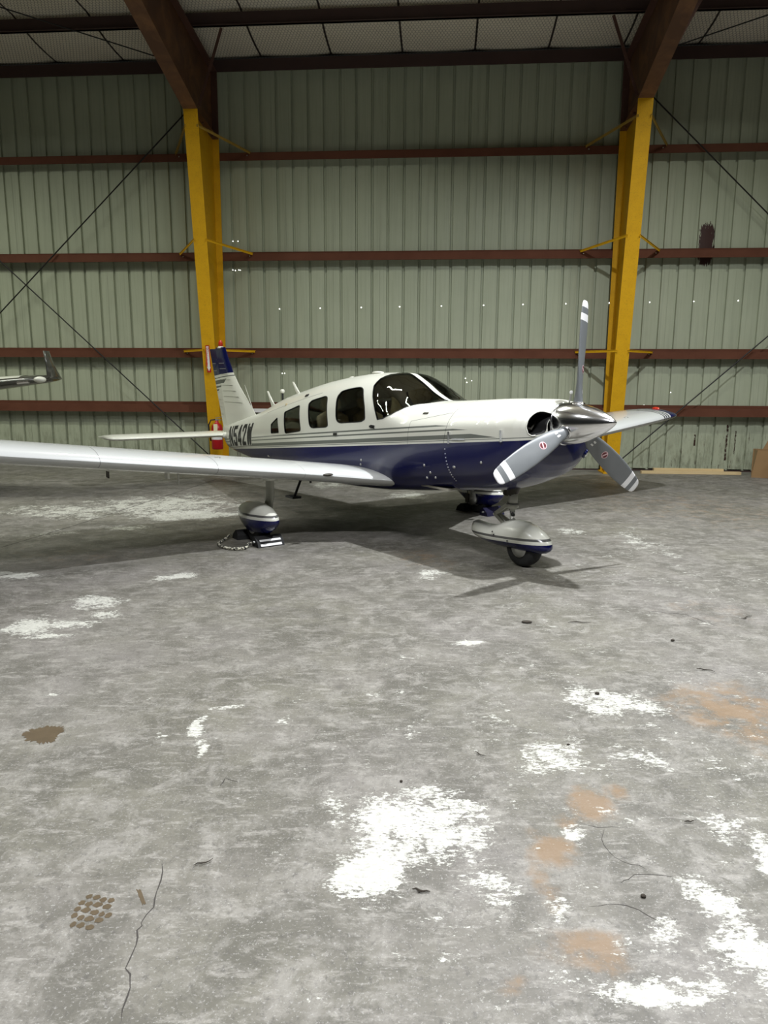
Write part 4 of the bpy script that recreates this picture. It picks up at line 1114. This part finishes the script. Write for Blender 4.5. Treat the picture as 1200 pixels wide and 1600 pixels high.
r = chock(*pl_w(.235, 1.60)[:2], ANG, 'dark blue chock in front of the far main wheel', False)
for c_ in r.children:
    if c_.name.startswith('rubber_wedge'): c_.data.materials[0] = simple('blue_rubber', (.004, .003, .026), .5, 0, .1)
# rope between the near chocks: two twisted strands
pA = pl_w(-.24, -1.83, .050); pB = pl_w(.235, -1.80, .050)
ctrl = [pA, pl_w(-.22, -1.90, .012), pl_w(-.08, -2.02, .012), pl_w(.10, -2.06, .012), pl_w(.25, -2.0, .012), pl_w(.29, -1.90, .014), pl_w(.24, -1.84, .03), pB]
def cr(P, n=14):
    out = []
    for i in range(len(P) - 1):
        p0, p1, p2, p3 = P[max(i - 1, 0)], P[i], P[i + 1], P[min(i + 2, len(P) - 1)]
        for k in range(n):
            t = k / n; out.append(.5 * ((2 * p1) + (p2 - p0) * t + (2 * p0 - 5 * p1 + 4 * p2 - p3) * t * t + (3 * p1 - p0 - 3 * p2 + p3) * t ** 3))
    out.append(P[-1]); return out
path = cr(ctrl)
m = NT('braided_rope', .8); x, y, z = m.xyz(); nd = m.noise(38, 2); c = m.mix(m.ramp(nd, .47, .53), (.02, .02, .018), (.55, .53, .42)); m.color(c); M_ROPE = m.m
rp = empty('chock_rope', (path[0].x, path[0].y, 0)); tag(rp, 'black and cream braided rope looped between the near chocks', 'rope')
for ph in (0, pi):
    P_ = []
    for i, q in enumerate(path):
        d_ = (path[min(i + 1, len(path) - 1)] - path[max(i - 1, 0)]).normalized(); sd_ = d_.cross(Vector((0, 0, 1))).normalized()
        P_.append(q + sd_ * .008 * cos(i * .9 + ph) + Vector((0, 0, .007 * sin(i * .9 + ph) + .004)) - Vector((rp.location.x, rp.location.y, 0)))
    MB().tube(P_, .009, 6).build('rope_strand', M_ROPE, rp, True)

# fire extinguisher hung on the left column flange
ex = empty('fire_extinguisher', wp(SL + .11, .90, .40), -PSI); tag(ex, 'red fire extinguisher with cream tag hung on the left yellow column', 'fire extinguisher')
MB().loft([[(r_ * cos(k * pi / 10), r_ * sin(k * pi / 10), z_) for k in range(20)] for z_, r_ in ((0, .095), (.015, .108), (.40, .108), (.46, .09), (.50, .05), (.52, .032), (.55, .03))]).build('cylinder', M_RED, ex, True)
MB().loft([[(.1095 * cos(pi + .25 + k * (pi - .5) / 12), .1095 * sin(pi + .25 + k * (pi - .5) / 12), z_) for k in range(13)] for z_ in (.19, .27)], cap=False, closed=False).build('label_band', M_LABEL, ex, True)
MB().obox((0, 0, .55), (0, 0, .58), .05, .05, (1, 0, 0)).obox((-.02, 0, .60), (.12, -.02, .625), .025, .012).obox((-.02, 0, .575), (.10, -.02, .565), .022, .012).build('valve_handle', M_ALU, ex)
MB().tube([(-.03, 0, .57), (-.11, -.02, .56), (-.155, -.02, .47), (-.15, -.02, .30), (-.125, -.01, .16)], .013, 8).build('hose', M_BLACK, ex, True)
MB().box(-.03, .045, -.122, -.119, .36, .49).build('inspection_tag', M_CREAM, ex)
MB().box(-.05, .05, .085, .16, .42, .45).build('wall_hook', M_DIM, ex)
# sign above it, red with white upright arrow lettering (fire extinguisher arrow)
off_s = .60 + .82 * 2.15 / 6.32
sg_ = empty('arrow_sign', wp(SL - .0, off_s + .03, 1.86), -PSI); tag(sg_, 'narrow red sign with white downward arrow on the left column beside the navy fin cap', 'sign')
TS_ = -.1297
def sgn(x_, z_, d): return (x_, TS_ * z_ - d, z_)
MB().add([sgn(-.038, 0, 0), sgn(.038, 0, 0), sgn(.038, .50, 0), sgn(-.038, .50, 0)], [(0, 1, 2, 3)]).add([sgn(-.038, 0, -.006), sgn(.038, 0, -.006), sgn(.038, .50, -.006), sgn(-.038, .50, -.006)], [(3, 2, 1, 0)]).build('sign_plate', M_RED, sg_)
b = MB().add([sgn(-.024, .10, .002), sgn(.024, .10, .002), sgn(.024, .48, .002), sgn(-.024, .48, .002)], [(0, 1, 2, 3)]).add([sgn(-.036, .10, .002), sgn(0, .02, .002), sgn(.036, .10, .002)], [(0, 1, 2)])
b.build('white_arrow', M_LABEL, sg_)
def sign_text(txt, x_, z_top, size):
    cu = bpy.data.curves.new('sign_letters', 'FONT'); cu.body = txt; cu.size = size; cu.align_x = 'LEFT'
    o = bpy.data.objects.new('sign_letters', cu); COL.objects.link(o); o.parent = sg_
    # letters run down the plate
    o.matrix_local = Matrix.Translation((x_, TS_ * z_top - .004, z_top)) @ Matrix(((0, 1, 0, 0), (-TS_ * -1, 0, 0, 0), (-1, 0, 0, 0), (0, 0, 0, 1))).to_4x4()
    cu.materials.append(M_RED); bpy.context.view_layer.update(); me = bpy.data.meshes.new_from_object(o.evaluated_get(bpy.context.evaluated_depsgraph_get())); mm_ = o.matrix_local.copy(); bpy.data.objects.remove(o); o = bpy.data.objects.new('sign_letters', me); COL.objects.link(o); o.parent = sg_; o.matrix_local = mm_; return o
sign_text('EXTINGUISHER', -.018, .46, .062)

# cardboard box, tipped flap
bx = empty('cardboard_box', wp(6.88, .88, 0), radians(-24)); tag(bx, 'open brown cardboard box on the floor at the right edge', 'box')
MB().add([(-.02, 0, 0), (.62, 0, 0), (.62, 0, .50), (.05, 0, .50), (-.02, .02, 0), (.62, .02, 0), (.62, .02, .50), (.05, .02, .50)], [(0, 1, 2, 3), (7, 6, 5, 4), (0, 3, 7, 4), (3, 2, 6, 7), (1, 5, 6, 2), (0, 4, 5, 1)]).build('front_panel', M_CARD, bx)
MB().box(.0, .62, .42, .44, 0, .50).build('back_panel', M_CARD, bx)
MB().box(.60, .62, .02, .42, 0, .50).build('side_panel', M_CARD, bx)
MB().box(.0, .62, .02, .42, 0, .01).build('bottom_panel', M_CARD, bx)
MB().add([(.02, .0, 0), (.02, .42, 0), (.02, .42, .5), (.05, .0, .5)], [(0, 1, 2, 3)]).build('left_panel', M_CARDIN, bx)
MB().add([(.16, .44, .50), (.62, .44, .50), (.62, .50, .80), (.30, .50, .80), (.16, .45, .50), (.62, .45, .50), (.62, .51, .80), (.30, .51, .80)], [(0, 1, 2, 3), (7, 6, 5, 4), (0, 3, 7, 4), (3, 2, 6, 7)]).build('raised_flap', M_CARD, bx)
MB().box(.28, .60, -.16, -.02, .0, .30).build('loose_flap', M_CARD, bx)
MB().box(.34, .46, -.165, -.160, .16, .24).build('shipping_label', M_LABEL, bx)

# timbers along the wall base
def timber(s0, s1, off, z_, w, h_, rz, label):
    c0 = wp((s0 + s1) / 2, off, 0); L = (s1 - s0) / 2
    o = MB().box(-L, L, -w / 2, w / 2, z_, z_ + h_).build('wood_board', M_WOOD); o.location = c0; o.rotation_euler = (0, 0, -PSI + rz)
    return tag(o, label, 'board', 'timbers along the wall')
timber(4.98, 6.84, .46, 0, .09, .05, .02, 'long pale timber lying on the floor under the right wall')
timber(5.25, 6.55, .34, 0, .09, .09, -.01, 'shorter thicker timber lying behind the long one at the wall')
o = MB().box(-.35, .35, -.01, .01, 0, .075).build('white_board', M_LABEL); o.location = wp(-2.30, .222, 1.085); o.rotation_euler = (0, 0, -PSI)
tag(o, 'white strip fixed on the lowest girt behind the tail antennas', 'strip')

# second aircraft: outer wing with upturned tip, seen at the left edge
DEP = 10.6
ow = empty('parked_aircraft_wing', (-4.76, DEP, 0)); tag(ow, 'outer wing of another aircraft with upturned tip at the left edge', 'aircraft')
M_OTHER = simple('dark_glossy_wing', (.055, .055, .045), .22, 0, .1, coat=.5)
M_OTHERTOP = simple('pale_glossy_wing', (.60, .60, .52), .25, 0, .05, coat=.3)
rings = []
for x_, c_, zc, th in ((-4.2, 1.5, 1.28, .28), (-2.0, 1.2, 1.49, .22), (-.75, 1.0, 1.635, .165), (-.30, .95, 1.685, .125), (-.14, .70, 1.70, .11), (-.02, .36, 1.72, .09)):
    rings.append([(x_, -.35 * c_ + c_ * ax_, zc + ay_ * th / .15) for ax_, ay_ in AF])
w_ = MB().loft(rings).build('wing_panel', M_OTHER, ow, True); w_.data.set_sharp_from_angle(angle=radians(50))
rings = []
for x_, c_, zc, th in ((-4.2, 1.5, 1.28, .28), (-2.0, 1.2, 1.49, .22), (-.75, 1.0, 1.635, .165), (-.42, .95, 1.672, .138)):
    rings.append([(x_, -.35 * c_ + c_ * ax_ * .9 + .015, zc + ay_ * th / .15 * 1.0 + .003) for ax_, ay_ in AF[:19]])
MB().loft(rings, cap=False, closed=False).build('wing_top_skin', M_OTHERTOP, ow, True)
rings = []
for x_, z_, c_, q in ((-.14, 1.695, .62, .05), (-.04, 1.71, .55, .05), (.0, 1.75, .40, .042), (-.005, 1.90, .24, .034), (-.03, 2.10, .16, .028)):
    rings.append([(x_ + q * sin(2 * pi * k / 14), -.28 + c_ * .5 + c_ * .5 * cos(2 * pi * k / 14), z_) for k in range(14)])
MB().loft(rings).build('upturned_tip', M_OTHER, ow, True)
MB().ball((-.10, -.30, 1.70), .09, .06, .045).build('tip_lamp_lens', M_OTHERTOP, ow, True)
MB().tube([(-.40, -.345, 1.655), (-.24, -.335, 1.668)], .022, 8).build('leading_edge_strip', M_CHROME, ow)
# it stands on its own gear further left, outside the picture
MB().tube([(-4.0, .1, 0.0), (-4.0, .1, 1.42)], .07, 10).build('gear_leg', M_DIM, ow)

# dry bits on the floor
DEB_L = ['long dark twig on the slab right of the orange rust stain', 'bent dry leaf on bare concrete below right of the orange stain', 'flat dark leaf scrap on the large white paint patch', 'small spidery twig on the right side in mid floor', 'tiny dark twig tuft near the right edge in mid floor', 'round black pebble above the lower right white patch']
def twig(x_, y_, L, a, label, cat='twig', r_=.003):
    rnd = random.Random(int(x_ * 100)); P_ = []
    for k in range(6):
        t = k / 5 - .5; P_.append((t * L, .04 * L * rnd.uniform(-2, 2), .006 + .004 * rnd.random()))
    o = MB().tube(P_, [r_ * .5, r_, r_ * 1.3, r_, r_ * .8, r_ * .4], 5).build('twig', M_DEBRIS); o.location = (x_, y_, 0); o.rotation_euler = (0, 0, a); return tag(o, label, cat, 'dry bits on the floor')
def crumb(x_, y_, rx, ry, rz_, label, nm='pebble'):
    o = MB().ball((0, 0, rz_ * .9), rx, ry, rz_, 8, 5).build(nm, M_DEBRIS, None, True); o.location = (x_, y_, 0); return tag(o, label, 'debris', 'dry bits on the floor')
twig(1.196, 2.543, .04, .1, 'short dark twig right of the orange rust stain', r_=.0025)
twig(.132, 2.149, .06, -.2, 'dark leafy twig lying on the large white paint patch', r_=.0035)
twig(1.397, 4.91, .16, -.1, 'spidery twig on bare concrete right of middle floor')
twig(2.656, 5.045, .12, .6, 'small twig near the right edge in mid floor')
twig(1.924, 4.557 - .5, .10, -.5, 'thin twig near the right edge above the brown stain')
twig(-.632, 2.286, .07, .5, 'thin curled twig left of the large white paint patch', r_=.0022)
twig(.447, 3.054, .06, -.8, 'thin straight twig above the large white paint patch', r_=.002)
crumb(.87, 2.13, .010, .008, .006, 'round black pebble above the lower right white patch')
crumb(.08, 2.824, .007, .006, .005, 'tiny black pebble just above the large white paint patch')
crumb(1.178, 3.718, .014, .010, .008, 'black crumb beside the upper right white paint flakes')
crumb(1.924, 4.557, .014, .010, .008, 'black crumb far right on bare concrete')
crumb(1.024, 4.918, .04, .025, .008, 'flat dark scrap in the middle of the right floor', 'leaf')
crumb(.878, 3.153, .008, .006, .004, 'small dark speck at the foot of the upper white flakes')
print('objects', len(bpy.data.objects), 'tris', sum(len(m_.polygons) for m_ in bpy.data.meshes))
